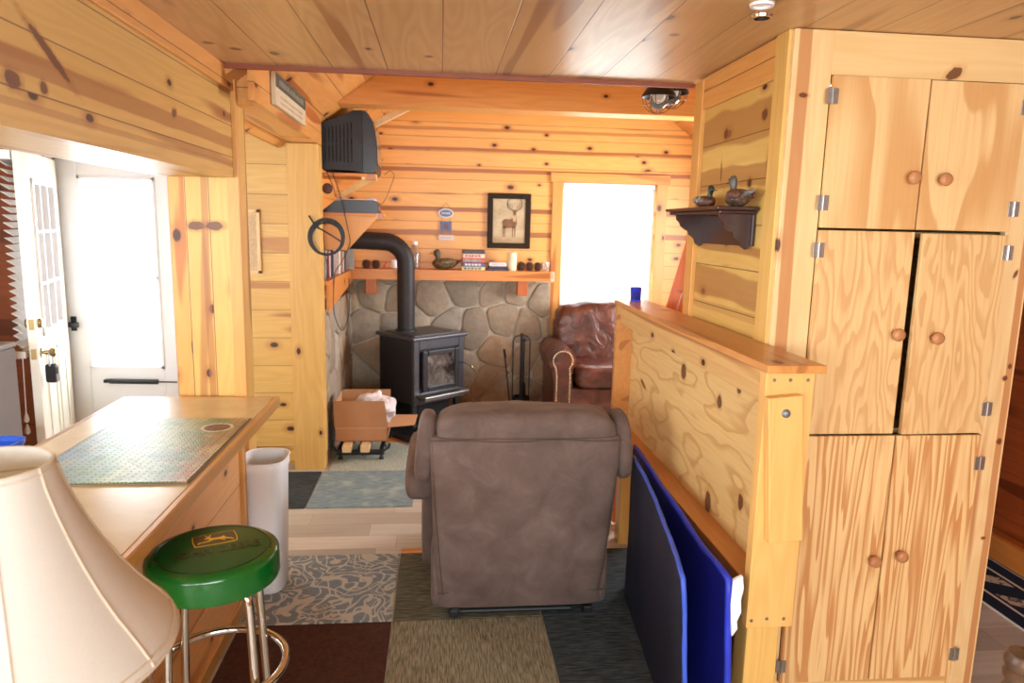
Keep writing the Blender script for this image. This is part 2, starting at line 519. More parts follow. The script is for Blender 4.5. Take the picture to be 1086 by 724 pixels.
# ------------------------------------------------------------------ camera
CAM = bpy.data.cameras.new('camera')
CAMO = bpy.data.objects.new('camera', CAM)
COL.objects.link(CAMO)
Rw = Matrix(((0.99479823, -0.09948019, 0.02191303), (0.00550414, -0.16230978, -0.9867245), (0.10171624, 0.98171239, -0.16091793)))
right, up, back = Vector(Rw[0]), -Vector(Rw[1]), -Vector(Rw[2])
mw = Matrix((( right.x, up.x, back.x, 0.0), (right.y, up.y, back.y, 0.0), (right.z, up.z, back.z, 1.75), (0, 0, 0, 1)))
CAMO.matrix_world = mw
CAM.sensor_fit = 'HORIZONTAL'
CAM.sensor_width = 36.0
CAM.lens = 36.0 * 750.0 / 1086.0
CAM.clip_start = 0.05
CAM.clip_end = 100
CAM.dof.use_dof = True
CAM.dof.focus_distance = 2.5
CAM.dof.aperture_fstop = 3.6
SC.camera = CAMO

# ------------------------------------------------------------------ room shell
# floor: pale wood-look vinyl planks
t = NT('vinyl_floor')
v, o = t.xyz()
def brick_floor(t, o):
    q = t.math('DIVIDE', o[1], 0.16)
    i = t.math('FLOOR', q)
    fr = t.math('SUBTRACT', q, i)
    h1 = t.n('ShaderNodeTexWhiteNoise', noise_dimensions='1D')
    t.l(i, h1.inputs['W'])
    lq = t.math('ADD', t.math('DIVIDE', o[0], 0.95), h1.outputs['Value'])
    j = t.math('FLOOR', lq)
    wn = t.n('ShaderNodeTexWhiteNoise', noise_dimensions='2D')
    t.l(t.vec(t.math('ADD', i, 0.5), t.math('ADD', j, 0.5), 0.0), wn.inputs['Vector'])
    e = t.math('MINIMUM', t.math('MULTIPLY', t.math('MINIMUM', fr, t.math('SUBTRACT', 1.0, fr)), 0.16),
               t.math('MULTIPLY', t.math('MINIMUM', t.math('SUBTRACT', lq, j), t.math('SUBTRACT', 1.0, t.math('SUBTRACT', lq, j))), 0.95))
    return wn.outputs['Value'], t.step(e, 0.001, 0.003)
w, e = brick_floor(t, o)
g = t.noise(t.vec(t.math('MULTIPLY', o[0], 2.5), t.math('MULTIPLY', o[1], 40.0), w), 1.0, 4.0, 0.6)
c = t.ramp(w, [(0.0, srgb(172, 164, 150)), (0.5, srgb(192, 186, 172)), (1.0, srgb(210, 204, 192))])
c = t.mix(t.math('MULTIPLY', t.step(g, 0.4, 0.75), 0.35), c, srgb(150, 132, 110))
c = t.mix(t.math('MULTIPLY', t.math('SUBTRACT', 1.0, e), 0.4), c, srgb(120, 104, 86))
M_floor = t.done(c, 0.45)

bm = B(); box(bm, -3.6, 3.3, -2.4, 7.0, -0.12, 0.0)
struct('floor', bm, M_floor)

# main ceiling (flat) over the front room, kitchen and entry
bm = B()
box(bm, -3.6, 3.3, -2.4, 3.30, 2.41, 2.50)
ceil = struct('ceiling', bm, M_ceil)
bm = B(); box(bm, -3.6, -1.03, 3.30, 5.2, 2.41, 2.50)
struct('ceiling_entry', bm, M_ceil)
bm = B(); box(bm, 2.06, 3.3, 3.30, 3.95, 2.41, 2.50)
struct('ceiling_passage', bm, M_ceil)
bm = B(); box(bm, -0.94, 1.155, 3.285, 3.3055, 2.392, 2.52)
struct('trim_1', bm, M_red)

# header wall above the bar, its lit underside and the small trim board at its top
bm = B(); box(bm, -1.27, -0.94, -2.4, 3.44, 1.94, 2.41)
struct('wall_header', bm, M_header)
bm = B(); box(bm, -0.945, -0.925, -2.4, 3.44, 2.318, 2.41, 0.003)
struct('trim_2', bm, M_beamy)

# column at the end of the header: boards, casing strip
bm = B(); box(bm, -1.17, -0.93, 3.44, 3.60, 0, 2.41)
struct('wall_column', bm, M_vert)
bm = B(); box(bm, -0.975, -0.918, 3.415, 3.445, 0, 2.40, 0.004)
struct('trim_3', bm, M_trimz)
bm = B(); box(bm, -1.245, -1.17, 3.46, 3.60, 0, 1.945, 0.004)
struct('trim_4', bm, M_trimz)

# beam running back from the column to the post, and the post
bm = B(); box(bm, -1.01, -0.836, 3.461, 5.09, 2.266, 2.47, 0.004); prism(bm, [(3.307, 2.265), (5.09, 2.265), (5.09, 2.47), (3.307, 2.47)], -0.835, -0.81, 'x')
struct('trim_5', bm, M_beamy)
bm = B(); box(bm, -1.02, -0.812, 4.955, 5.10, 0, 2.262, 0.004)
struct('trim_6', bm, M_post)

# entry / niche wall at the back of the left side (door opening x -2.55..-1.83)
DX0, DX1, DZ = -2.56, -1.83, 2.14
bm = B()
box(bm, -1.83, -0.955, 5.10, 5.22, 0, 2.41)
struct('wall_niche', bm, M_niche)
bm = B()
box(bm, -3.6, DX0, 5.10, 5.22, 0, 2.41)
box(bm, DX0, DX1, 5.10, 5.22, DZ, 2.41)
struct('wall_entry', bm, M_dark)
bm = B()
box(bm, -1.83, -1.74, 5.07, 5.10, 0, 2.24, 0.004)
struct('trim_7', bm, M_trimz)

# back room: left wall, back wall with the window, vaulted ceiling, cross beam
bm = B(); box(bm, -1.07, -0.95, 5.221, 6.90, 0, 2.62); box(bm, -0.954, -0.95, 5.102, 5.221, 0, 2.62)
struct('wall_left', bm, M_backleft)
WX0, WX1, WZ0, WZ1 = 1.15, 2.06, 0.96, 2.17
bm = B()
y0, y1 = 6.75, 6.90
box(bm, -1.07, WX0, y0, y1, 0, 2.42)
box(bm, WX1, 2.82, y0, y1, 0, 2.42)
box(bm, WX0, WX1, y0, y1, 0, WZ0)
box(bm, WX0, WX1, y0, y1, WZ1, 2.42)
prism(bm, [(-1.07, 2.42), (2.82, 2.42), (0.875, 3.83)], y0, y1, 'y')
struct('wall_back', bm, M_back)
def zc(x):
    return 2.45 + (x + 0.81) * 0.725
bm = B()
prism(bm, [(-1.1, zc(-1.1)), (0.9, zc(0.9)), (0.9, zc(0.9) + 0.1), (-1.1, zc(-1.1) + 0.1)], 3.3, 6.9, 'y')
struct('ceiling_left', bm, M_vault)
bm = B()
prism(bm, [(2.9, zc(-1.1)), (0.9, zc(0.9)), (0.9, zc(0.9) + 0.1), (2.9, zc(-1.1) + 0.1)], 3.3, 6.9, 'y')
struct('ceiling_right', bm, M_vault)
bm = B()
prism(bm, [(-1.1, 2.50), (2.9, 2.50), (0.9, zc(0.9))], 3.22, 3.30, 'y')
struct('wall_gable', bm, M_back)
bm = B()
prism(bm, [(-0.69, 2.535), (2.7, 2.535), (2.7, 2.9), (-0.185, 2.9)], 5.0, 5.20, 'y')
struct('trim_8', bm, M_beamx)
bm = B()
box(bm, 2.70, 2.82, 3.3, 4.5, 0, 2.62); box(bm, 2.70, 2.82, 5.9, 6.90, 0, 2.62)
box(bm, 2.70, 2.82, 4.5, 5.9, 0, 1.0); box(bm, 2.70, 2.82, 4.5, 5.9, 2.2, 2.62)  # opening made up for the rear fill light, out of view
struct('wall_right', bm, M_backleft)

# right-hand passage beyond the cabinet
bm = B(); box(bm, 3.05, 3.17, -2.4, 3.9, 0, 2.41)
struct('wall_passage', bm, M_darky)
bm = B(); box(bm, 3.015, 3.05, -2.4, 3.42, 0.012, 0.14, 0.004)
struct('baseboard_passage', bm, M_mantely)
bm = B(); box(bm, 2.10, 3.05, 3.42, 3.52, 0, 2.41)
struct('wall_passage_end', bm, M_dark)
# partition wall: the plank-clad left side of the built-in cabinet
bm = B(); box(bm, 1.155, 1.19, 2.36, 3.20, 0, 2.41)
struct('wall_partition', bm, M_duckwall)
bm = B()
box(bm, 1.135, 1.156, 3.125, 3.215, 0, 2.40, 0.003)
struct('trim_9', bm, M_trimz)
bm = B(); box(bm, 1.140, 1.156, 2.36, 2.452, 0, 2.41, 0.002)
struct('trim_10', bm, M_post)
bm = B(); box(bm, 1.142, 1.156, 2.452, 3.125, 2.27, 2.405, 0.002)
struct('trim_11', bm, M_beamy)

# kitchen side and the room behind the camera (never seen; they hold the front window and two openings added for fill light)
M_wallfar = M_niche
bm = B()
box(bm, -3.6, -3.3, -2.4, -2.28, 0, 2.41); box(bm, -2.0, -1.7, -2.4, -2.28, 0, 2.41); box(bm, -3.3, -2.0, -2.4, -2.28, 0, .9); box(bm, -3.3, -2.0, -2.4, -2.28, 2.1, 2.41)  # includes an unseen opening added for the side fill light
box(bm, 1.7, 3.17, -2.4, -2.28, 0, 2.41)
box(bm, -1.7, 1.7, -2.4, -2.28, 0, 1.15)
box(bm, -1.7, 1.7, -2.4, -2.28, 2.2, 2.41)
struct('wall_front', bm, M_wallfar)
bm = B()
box(bm, -3.6, -3.48, -2.4, 0.4, 0, 2.41)
box(bm, -3.6, -3.48, 2.4, 5.2, 0, 2.41)
box(bm, -3.6, -3.48, 0.4, 2.4, 0, 0.95)  # sill of an unseen opening added for the kitchen fill light
box(bm, -3.6, -3.48, 0.4, 2.4, 2.1, 2.41)
struct('wall_kitchen', bm, M_wallfar)

# ------------------------------------------------------------------ back window and its blind
t = NT('glass_pane'); M_glass = t.done((1, 1, 1, 1), 0.0, 0.0, 0.5)
t.bs.inputs['Transmission Weight'].default_value = 1.0
t.bs.inputs['IOR'].default_value = 1.02
M_white = plain('white_paint', srgb(246, 248, 250), 0.35, var=0.01)
t = NT('blind_vinyl')
t.done(srgb(245, 245, 242), 0.5)
tr = t.n('ShaderNodeBsdfTranslucent'); tr.inputs['Color'].default_value = srgb(250, 250, 246)
mx = t.n('ShaderNodeMixShader'); mx.inputs[0].default_value = 0.62
out = t.t.nodes['Material Output']
t.l(t.bs.outputs[0], mx.inputs[1]); t.l(tr.outputs[0], mx.inputs[2]); t.l(mx.outputs[0], out.inputs['Surface'])
M_blind = t.m
bm = B()
box(bm, WX0, WX0 + 0.05, 6.80, 6.86, WZ0, WZ1); box(bm, WX1 - 0.05, WX1, 6.80, 6.86, WZ0, WZ1)
box(bm, WX0, WX1, 6.80, 6.86, WZ0, WZ0 + 0.05); box(bm, WX0, WX1, 6.80, 6.86, WZ1 - 0.05, WZ1)
box(bm, WX0, WX1, 6.81, 6.85, 1.54, 1.58)
win = struct('window_1', bm, M_white)
bm = B(); box(bm, WX0 + 0.04, WX1 - 0.04, 6.828, 6.833, WZ0 + 0.04, WZ1 - 0.04)
struct('glass', bm, M_glass, win)
bm = B()
box(bm, WX0 - 0.10, WX0, 6.722, 6.75, WZ0 - 0.95, WZ1, 0.003)
box(bm, WX1, WX1 + 0.10, 6.722, 6.75, 0.0, WZ1, 0.003)
struct('trim_12', bm, M_trimz)
bm = B(); box(bm, WX0 - 0.12, WX1 + 0.12, 6.718, 6.75, WZ1, WZ1 + 0.085, 0.003)
struct('trim_13', bm, M_trimx)
bm = B(); box(bm, WX0 - 0.02, WX1 + 0.02, 6.69, 6.80, WZ0 - 0.03, WZ0, 0.004)
struct('sill', bm, M_trimx, win)
bl = thing('window_blind', 'white horizontal slat blind drawn down over the bright back window', 'blind', (1.6, 6.77, 2.1))
bm = B(); box(bm, WX0 + 0.01, WX1 - 0.01, 6.755, 6.795, 2.12, 2.165, 0.003); obj('headrail', bm, M_white, bl)
bm = B()
k = 0
z = 2.10
while z > 1.03:
    box(bm, WX0 + 0.012, WX1 - 0.012, -0.0125, 0.0125, -0.0006, 0.0006, mtx=Matrix.Translation((0, 6.775, z)) @ Matrix.Rotation(math.radians(62), 4, 'X'))
    z -= 0.0205
obj('slats', bm, M_blind, bl)
bm = B(); box(bm, WX0 + 0.012, WX1 - 0.012, 6.764, 6.786, 0.995, 1.012, 0.003); obj('bottom_rail', bm, M_white, bl)
bm = B()
bm.free()
for x in (1.3, 1.9):
    bm = B(); tube(bm, [(x, 6.762, 2.12), (x, 6.762, 1.0)], 0.0012, 6); obj('ladder_cord', bm, M_white, bl)

# ------------------------------------------------------------------ stone veneer (each stone a polygon of a Voronoi pattern)
t = NT('field_stone')
v, o = t.xyz()
at = t.n('ShaderNodeAttribute', attribute_name='tone')
sp = t.n('ShaderNodeSeparateColor'); t.l(at.outputs['Color'], sp.inputs[0])
f1 = t.noise(v, 14.0, 5.0, 0.65)
f2 = t.noise(v, 4.0, 2.0, 0.5)
c = t.ramp(sp.outputs[0], [(0.0, srgb(136, 126, 112)), (0.35, srgb(162, 146, 122)), (0.6, srgb(176, 152, 122)), (0.8, srgb(158, 150, 136)), (1.0, srgb(186, 176, 156))])
c = t.mix(t.math('MULTIPLY', t.step(f1, 0.35, 0.7), 0.45), c, srgb(118, 104, 88))
c = t.mix(t.math('MULTIPLY', t.step(f2, 0.5, 0.75), 0.35), c, srgb(176, 138, 100))
t.bump(f1, 0.6, 0.02)
M_stone = t.done(c, 0.8)
M_mortar = plain('mortar', srgb(184, 174, 156), 0.95, var=0.1, vs=30, bump=0.3)

def clip(poly, nx, ny, d):
    out = []
    for i in range(len(poly)):
        a, b = poly[i], poly[(i + 1) % len(poly)]
        da, db = a[0] * nx + a[1] * ny - d, b[0] * nx + b[1] * ny - d
        if da <= 0: out.append(a)
        if (da < 0 < db) or (db < 0 < da):
            s = da / (da - db)
            out.append((a[0] + (b[0] - a[0]) * s, a[1] + (b[1] - a[1]) * s))
    return out

def stones(name, u0, u1, v0, v1, put, cell, seed, mortar=0.012, th=0.024):
    rng = random.Random(seed)
    nu, nv = max(1, round((u1 - u0) / cell)), max(1, round((v1 - v0) / cell))
    S = []
    for j in range(-1, nv + 1):
        for i in range(-1, nu + 1):
            S.append((u0 + (i + 0.5 + (0.5 if j % 2 else 0.0) + rng.uniform(-.36, .36)) * (u1 - u0) / nu,
                      v0 + (j + 0.5 + rng.uniform(-.36, .36)) * (v1 - v0) / nv))
    bm = B()
    cl = bm.loops.layers.float_color.new('tone')
    for s in S:
        p = [(u0, v0), (u1, v0), (u1, v1), (u0, v1)]
        for q in S:
            if q is s: continue
            dx, dy = q[0] - s[0], q[1] - s[1]
            L = math.hypot(dx, dy)
            if L > 4 * cell: continue
            nx, ny = dx / L, dy / L
            mid = (s[0] + q[0]) / 2 * nx + (s[1] + q[1]) / 2 * ny - mortar / 2
            p = clip(p, nx, ny, mid)
            if len(p) < 3: break
        if len(p) < 3: continue
        ar = 0.5 * abs(sum(p[i][0] * p[(i + 1) % len(p)][1] - p[(i + 1) % len(p)][0] * p[i][1] for i in range(len(p))))
        if ar < 0.002: continue
        # round the corners (two Chaikin passes)
        for _ in range(1):
            r = []
            for i in range(len(p)):
                a, b = p[i], p[(i + 1) % len(p)]
                r += [(a[0] * .84 + b[0] * .16, a[1] * .84 + b[1] * .16), (a[0] * .16 + b[0] * .84, a[1] * .16 + b[1] * .84)]
            p = r
        cx, cy = sum(a for a, _ in p) / len(p), sum(b for _, b in p) / len(p)
        hh = th * rng.uniform(0.75, 1.15)
        rings = []
        for sc, h in ((1.0, -0.01), (0.995, hh * 0.45), (0.965, hh * 0.85), (0.90, hh)):
            rings.append([bm.verts.new(put(cx + (a - cx) * sc, cy + (b - cy) * sc, h)) for a, b in p])
        tone = rng.random()
        fs = []
        for a, b in zip(rings, rings[1:]):
            for i in range(len(p)):
                fs.append(bm.faces.new((a[i], a[(i + 1) % len(p)], b[(i + 1) % len(p)], b[i])))
        fs.append(bm.faces.new(rings[-1]))
        for f in fs:
            for lp in f.loops: lp[cl] = (tone, tone, tone, 1)
    return struct(name, bm, M_stone, smooth=50)

ws = stones('wall_stone', -0.84, 1.045, 0.0, 1.245, lambda u, v, h: (u, 6.70 - h, v), 0.285, 12)
bm = B(); box(bm, -0.84, 1.05, 6.695, 6.76, 0, 1.245)
struct('mortar', bm, M_mortar, ws)
wl = stones('wall_stone_left', 5.10, 6.69, 0.0, 1.12, lambda u, v, h: (-0.845 + h, u, v), 0.25, 5)
bm = B(); box(bm, -0.96, -0.84, 5.10, 6.70, 0, 1.12)
struct('mortar', bm, M_mortar, wl)

# hearth strip of bare boards in front of the stove
bm = B(); box(bm, -0.45, 1.04, 5.575, 6.70, 0.0, 0.006)
struct('floor_hearth', bm, pine('hearth_boards', 'x', 'y', 0.12, 0.2, (206, 150, 92), (180, 120, 66), (150, 90, 46), 0.2, 0.3))

# ------------------------------------------------------------------ doors of the entry
bm = B()
box(bm, DX0, DX0 + 0.13, 5.12, 5.16, 0.02, DZ - 0.01, 0.004); box(bm, DX1 - 0.10, DX1, 5.12, 5.16, 0.02, DZ - 0.01, 0.004)
box(bm, DX0 + 0.13, DX1 - 0.10, 5.12, 5.16, 2.02, DZ - 0.01, 0.004); box(bm, DX0 + 0.13, DX1 - 0.10, 5.12, 5.16, 0.02, 0.70, 0.004)
sd = struct('door_1', bm, M_white)
bm = B()
gx0, gx1 = DX0 + 0.13, DX1 - 0.10
for (a, b, z0, z1) in ((gx0, gx0 + .02, .70, 2.02), (gx1 - .02, gx1, .70, 2.02), (gx0, gx1, .70, .72), (gx0, gx1, 2.0, 2.02), (gx0, gx1, 1.335, 1.35)):
    box(bm, a, b, 5.112, 5.168, z0, z1, 0.002)
struct('sash', bm, M_white, sd)
bm = B(); box(bm, gx0 + .01, gx1 - .01, 5.138, 5.142, .71, 2.01); struct('glass', bm, M_glass, sd)
bm = B()
tube(bm, [(-2.29, 5.085, 0.62), (-1.97, 5.085, 0.615)], 0.018, 12)
tube(bm, [(-1.97, 5.085, 0.615), (-1.84, 5.085, 0.612)], 0.005, 8)
box(bm, -2.33, -2.28, 5.075, 5.12, 0.61, 0.63)
struct('door_closer', bm, M_black, sd)
bm = B()
tube(bm, [(DX0 + 0.05, 5.12, 1.02), (DX0 + 0.05, 5.07, 1.02)], 0.012, 10)
box(bm, DX0 + 0.02, DX0 + 0.10, 5.06, 5.075, 1.0, 1.035, 0.004)
box(bm, DX0 + 0.03, DX0 + 0.065, 5.105, 5.121, 0.97, 1.07, 0.004)
struct('door_handle', bm, M_black, sd)
bm = B()
box(bm, DX0 - 0.03, DX0, 5.06, 5.2, 0, DZ + 0.02); box(bm, DX0 - 0.03, DX1, 5.06, 5.2, DZ, DZ + 0.03); box(bm, DX1, DX1 + 0.015, 5.08, 5.2, 0, DZ)
struct('trim_14', bm, M_white)

# open inner door: hinged at the jamb, swung towards us; local x = along the door from hinge, y = thickness
hx, hy, ang = -2.525, 5.06, math.radians(-73.5)
DM = Matrix.Translation((hx, hy, 0)) @ Matrix.Rotation(ang, 4, 'Z')
M_cream = plain('door_cream', srgb(240, 240, 226), 0.4, var=0.02)
def dbox(bm, *a, **k): return box(bm, *a, mtx=DM, **k)
bm = B()
dw, th = 0.88, 0.045
dbox(bm, 0, 0.15, -th, 0, 0.03, 2.11, bev=.003); dbox(bm, dw - .15, dw, -th, 0, 0.03, 2.11, bev=.003)
dbox(bm, 0.15, dw - .15, -th, 0, 1.96, 2.11, bev=.003); dbox(bm, 0.15, dw - .15, -th, 0, 0.03, 1.05, bev=.003)
nd = struct('door_2', bm, M_cream)
bm = B()
x0, x1 = .15, dw - .15
for (a, b, z0, z1) in ((x0, x0 + .03, 1.05, 1.96), (x1 - .03, x1, 1.05, 1.96), (x0, x1, 1.05, 1.08), (x0, x1, 1.93, 1.96)):
    dbox(bm, a, b, -th - .01, .012, z0, z1, bev=.003)
for i in (1, 2): dbox(bm, x0 + (x1 - x0) * i / 3 - .008, x0 + (x1 - x0) * i / 3 + .008, -th + .005, .008, 1.05, 1.96)
for i in (1, 2): dbox(bm, x0, x1, -th + .005, .008, 1.05 + .91 * i / 3 - .008, 1.05 + .91 * i / 3 + .008)
struct('muntins', bm, M_white, nd)
bm = B(); dbox(bm, x0 + .01, x1 - .01, -.025, -.02, 1.06, 1.95); struct('glass', bm, M_glass, nd)
bm = B()
for a, b in ((.17, .40), (.48, .71)):
    for (p, q, r, s) in ((a, a + .02, .2, .95), (b - .02, b, .2, .95), (a, b, .2, .22), (a, b, .93, .95)): dbox(bm, p, q, -.002, .008, r, s, bev=.002)
struct('raised_moulding', bm, M_cream, nd)
M_brass = plain('antique_brass', srgb(150, 130, 88), 0.3, 0.9)
bm = B()
for s in (1, -1):
    off = 0 if s > 0 else -th
    lathe(bm, [(0.03, 0), (0.03, .008 * s), (.012, .012 * s), (.012, .04 * s), (.026, .048 * s), (.03, .062 * s), (.02, .075 * s), (.003, .077 * s)], (dw - .065, off, 0.97), 18, 'y', mtx=DM)
dbox(bm, dw - .001, dw + .002, -.036, -.01, .94, 1.0)
struct('door_knob', bm, M_brass, nd)
bm = B()
for s in (1, -1):
    off = 0 if s > 0 else -th
    lathe(bm, [(0.03, 0), (0.03, .012 * s), (.024, .02 * s), (.003, .022 * s)], (dw - .065, off, 1.14), 18, 'y', mtx=DM)
dbox(bm, dw - .001, dw + .002, -.036, -.01, 1.11, 1.17)
struct('deadbolt', bm, M_brass, nd)
bm = B()
z = 2.03
while z > 1.0:
    box(bm, .10, dw - .015, -.026, .026, -.001, .001, mtx=DM @ Matrix.Translation((0, -th - .05, z)) @ Matrix.Rotation(math.radians(-35), 4, 'X'))
    z -= .042
dbox(bm, .10, dw - .01, -th - .08, -th - .01, 2.05, 2.10, bev=.003)
dbox(bm, .10, dw - .015, -th - .085, -th - .02, .945, .985, bev=.003)
bli = struct('blind', bm, M_white, nd)
bm = B()
tube(bm, [DM @ Vector((dw - .03, -th - .04, .95)), DM @ Vector((dw - .02, -th - .045, .62))], .003, 6)
lathe(bm, [(.004, .03), (.012, 0), (.014, -.02), (.004, -.03)], DM @ Vector((dw - .02, -th - .045, .60)), 10)
lathe(bm, [(.004, .03), (.012, 0), (.014, -.02), (.004, -.03)], DM @ Vector((dw - .02, -th - .045, .53)), 10)
struct('pull_cord', bm, M_white, bli)
# key lock box hanging on the outer knob
kc = DM @ Vector((dw - .065, .045, .0))
lb = thing('lock_box', 'small black and grey key lock box hanging from the open white door knob', 'lock box', (kc.x, kc.y, .80))
bm = B(); puff(bm, (kc.x, kc.y, .845), (.03, .02, .055), .3, .3, 16, 10); obj('body', bm, M_black, lb)
bm = B(); box(bm, kc.x + .02, kc.x + .034, kc.y - .014, kc.y + .014, .80, .84, .003); obj('dial', bm, plain('grey_plastic', srgb(150, 150, 152), .5), lb)
bm = B(); tube(bm, curve_pts([(kc.x, kc.y - .018, .89), (kc.x, kc.y - .018, .95), (kc.x, kc.y, .985), (kc.x, kc.y + .018, .95), (kc.x, kc.y + .018, .89)], 6), .005, 8); obj('shackle', bm, M_steel, lb)

# ------------------------------------------------------------------ floor coverings
def tile_mat(name, kind, base, alt, third=None):
    t = NT(name)
    v, o = t.xyz()
    f = t.noise(v, 260.0, 2.0, 0.6)
    if kind == 'plain':
        c = t.ramp(t.noise(v, 60.0, 4.0, 0.7), [(0.3, base), (0.7, alt)])
    elif kind == 'rib':
        q = t.noise(t.vec(t.math('MULTIPLY', o[0], 160.0), t.math('MULTIPLY', o[1], 14.0), 0.0), 1.0, 3.0, 0.6)
        c = t.ramp(q, [(0.35, base), (0.65, alt)])
    elif kind == 'dash':
        q = t.noise(t.vec(t.math('MULTIPLY', o[0], 12.0), t.math('MULTIPLY', o[1], 110.0), 0.0), 1.0, 3.0, 0.6)
        q2 = t.noise(v, 7.0, 2.0)
        c = t.ramp(q, [(0.4, base), (0.62, alt)])
        c = t.mix(t.math('MULTIPLY', t.step(q2, 0.5, 0.7), 0.5), c, third or alt)
    elif kind == 'scroll':
        w1 = t.noise(v, 5.0, 0.0, 0.4, 0.6)
        l1 = t.math('ABSOLUTE', t.math('SUBTRACT', t.math('FRACT', t.math('MULTIPLY', w1, 7.0)), 0.5))
        w2 = t.noise(v, 6.5, 0.0, 0.4, 1.5)
        l2 = t.math('ABSOLUTE', t.math('SUBTRACT', t.math('FRACT', t.math('MULTIPLY', w2, 5.0)), 0.3))
        m = t.math('MAXIMUM', t.math('SUBTRACT', 1.0, t.step(l1, 0.10, 0.16)), t.math('SUBTRACT', 1.0, t.step(l2, 0.08, 0.13)))
        fine = t.noise(t.vec(t.math('MULTIPLY', o[0], 40.0), t.math('MULTIPLY', o[1], 400.0), 0.0), 1.0, 2.0)
        b = t.ramp(fine, [(0.35, base), (0.65, alt)])
        c = t.mix(t.math('MULTIPLY', m, 0.85), b, third)
    c = t.mix(0.25, c, t.ramp(f, [(0.2, (0.02, 0.02, 0.02)), (0.8, (0.8, 0.8, 0.8))]), 'OVERLAY')
    t.bump(f, 0.5, 0.003)
    return t.done(c, 0.95, spec=0.15)
M_brown = tile_mat('brown_tile', 'plain', srgb(70, 44, 36), srgb(92, 60, 48))
M_olive = tile_mat('olive_tile', 'rib', srgb(104, 98, 80), srgb(166, 156, 130))
M_olived = tile_mat('olive_dark_tile', 'dash', srgb(76, 74, 62), srgb(122, 116, 94))
M_slate = tile_mat('slate_tile', 'dash', srgb(46, 52, 54), srgb(78, 86, 88))
M_scroll = tile_mat('scroll_tile', 'scroll', srgb(118, 130, 138), srgb(142, 152, 156), srgb(206, 200, 186))
M_bluegr = tile_mat('blue_grey_tile', 'dash', srgb(110, 130, 136), srgb(148, 166, 168), srgb(184, 190, 182))
M_green = tile_mat('pale_green_tile', 'rib', srgb(150, 160, 148), srgb(186, 192, 178))
def tile(x0, x1, y0, y1, m, label):
    bm = B()
    box(bm, x0 + .002, x1 - .002, y0 + .002, y1 - .002, 0.0, 0.008, 0.002, 1)
    solo('carpet_tile', bm, m, label, 'carpet tile', ((x0 + x1) / 2, (y0 + y1) / 2, 0), 'loose carpet tiles laid on the vinyl floor')
tile(-.862, -.205, 2.275, 2.935, M_brown, 'dark brown carpet tile on the floor behind the chrome stool legs')
tile(-.862, -.205, 2.938, 3.597, M_scroll, 'grey carpet tile with cream scroll pattern beside the white trash can')
tile(-.205, .468, 2.275, 2.935, M_olive, 'beige and olive ribbed carpet tile in front of the recliner back')
tile(-.203, .468, 2.938, 3.597, M_olived, 'dark olive carpet tile partly under the taupe recliner')
tile(.470, 1.13, 2.275, 2.935, M_slate, 'dark slate carpet tile below the blue mats at the recliner corner')
tile(.470, 1.13, 2.938, 3.597, M_slate, 'dark slate carpet tile hidden in shade between the recliner and the blue mats')
tile(-.820, -.162, 4.245, 4.905, M_bluegr, 'blue grey carpet tile with pale dashes on the floor behind the recliner arm')
tile(-1.475, -.823, 4.245, 4.905, M_slate, 'dark slate carpet tile at the foot of the wooden post')
tile(-.785, -.145, 4.908, 5.565, M_green, 'pale grey green carpet tile in front of the cardboard box')
bm = B(); box(bm, -.2, .3, 3.60, 3.645, 0, 0.012, 0.003)
solo('threshold_strip', bm, M_mantel, 'thin orange wooden strip on the floor at the edge of the dark olive tile', 'strip', (0, 3.62, 0))

# patterned runner in the passage
t = NT('runner_pile')
v, o = t.xyz()
ex = o[0]  # local: x across the runner, y along
f = t.noise(v, 300.0, 2.0)
navy, cream, tan = srgb(38, 48, 66), srgb(214, 208, 196), srgb(190, 178, 160)
ln = t.math('ABSOLUTE', t.math('SUBTRACT', t.math('ABSOLUTE', ex), 0.10))
c = t.mix(t.math('SUBTRACT', 1.0, t.step(ln, 0.006, 0.009)), navy, cream)
cy = t.math('ABSOLUTE', t.math('SUBTRACT', t.math('FRACT', t.math('DIVIDE', t.math('ADD', o[1], t.math('MULTIPLY', ex, 0.7)), 0.26)), 0.5))
inb = t.math('LESS_THAN', t.math('ABSOLUTE', ex), 0.075)
c = t.mix(t.math('MULTIPLY', t.math('LESS_THAN', cy, 0.2), inb), c, tan)
dk = t.math('MULTIPLY', t.math('LESS_THAN', t.noise(v, 34.0, 1.0), 0.42), inb)
c = t.mix(t.math('MULTIPLY', dk, 0.8), c, navy)
c = t.mix(t.math('GREATER_THAN', t.math('ABSOLUTE', ex), 0.188), c, srgb(230, 226, 216))
t.bump(f, 0.4, 0.002)
M_run = t.done(c, 0.95, spec=0.1)
bm = B(); box(bm, -.195, .195, -.9, .9, 0, .009, .003)
rr = obj('hall_runner_rug', bm, M_run); rr.location = (2.815, 2.5, 0)
tag(rr, 'navy runner rug with cream border lines in the passage beside the cabinet', 'rug')

# ------------------------------------------------------------------ bar counter
M_lam = None
t = NT('laminate_top')
v, o = t.xyz()
f = t.noise(v, 5.0, 5.0, 0.6, 0.4)
c = t.ramp(f, [(0.3, srgb(190, 166, 116)), (0.7, srgb(206, 184, 136))])
M_lam = t.done(c, 0.22, spec=0.5)
M_edge = pine('counter_edge', 'y', 'z', 9.0, 0.5, (210, 164, 98), (188, 138, 74), (150, 96, 48), 0.2, 0.0, groove=False, rough=0.28, seed=31)
M_base = pine('bar_base_pine', 'y', 'z', 0.30, 0.0, (232, 180, 118), (214, 154, 92), (186, 116, 60), 0.2, 0.4, seed=32)
ct = thing('bar_countertop', 'cream laminate bar countertop with wooden edge below the open kitchen header', 'countertop', (-1.11, 2.4, .88))
bm = B(); box(bm, -1.455, -.785, 1.42, 3.385, .882, .92, .002, 1); obj('laminate_surface', bm, M_lam, ct)
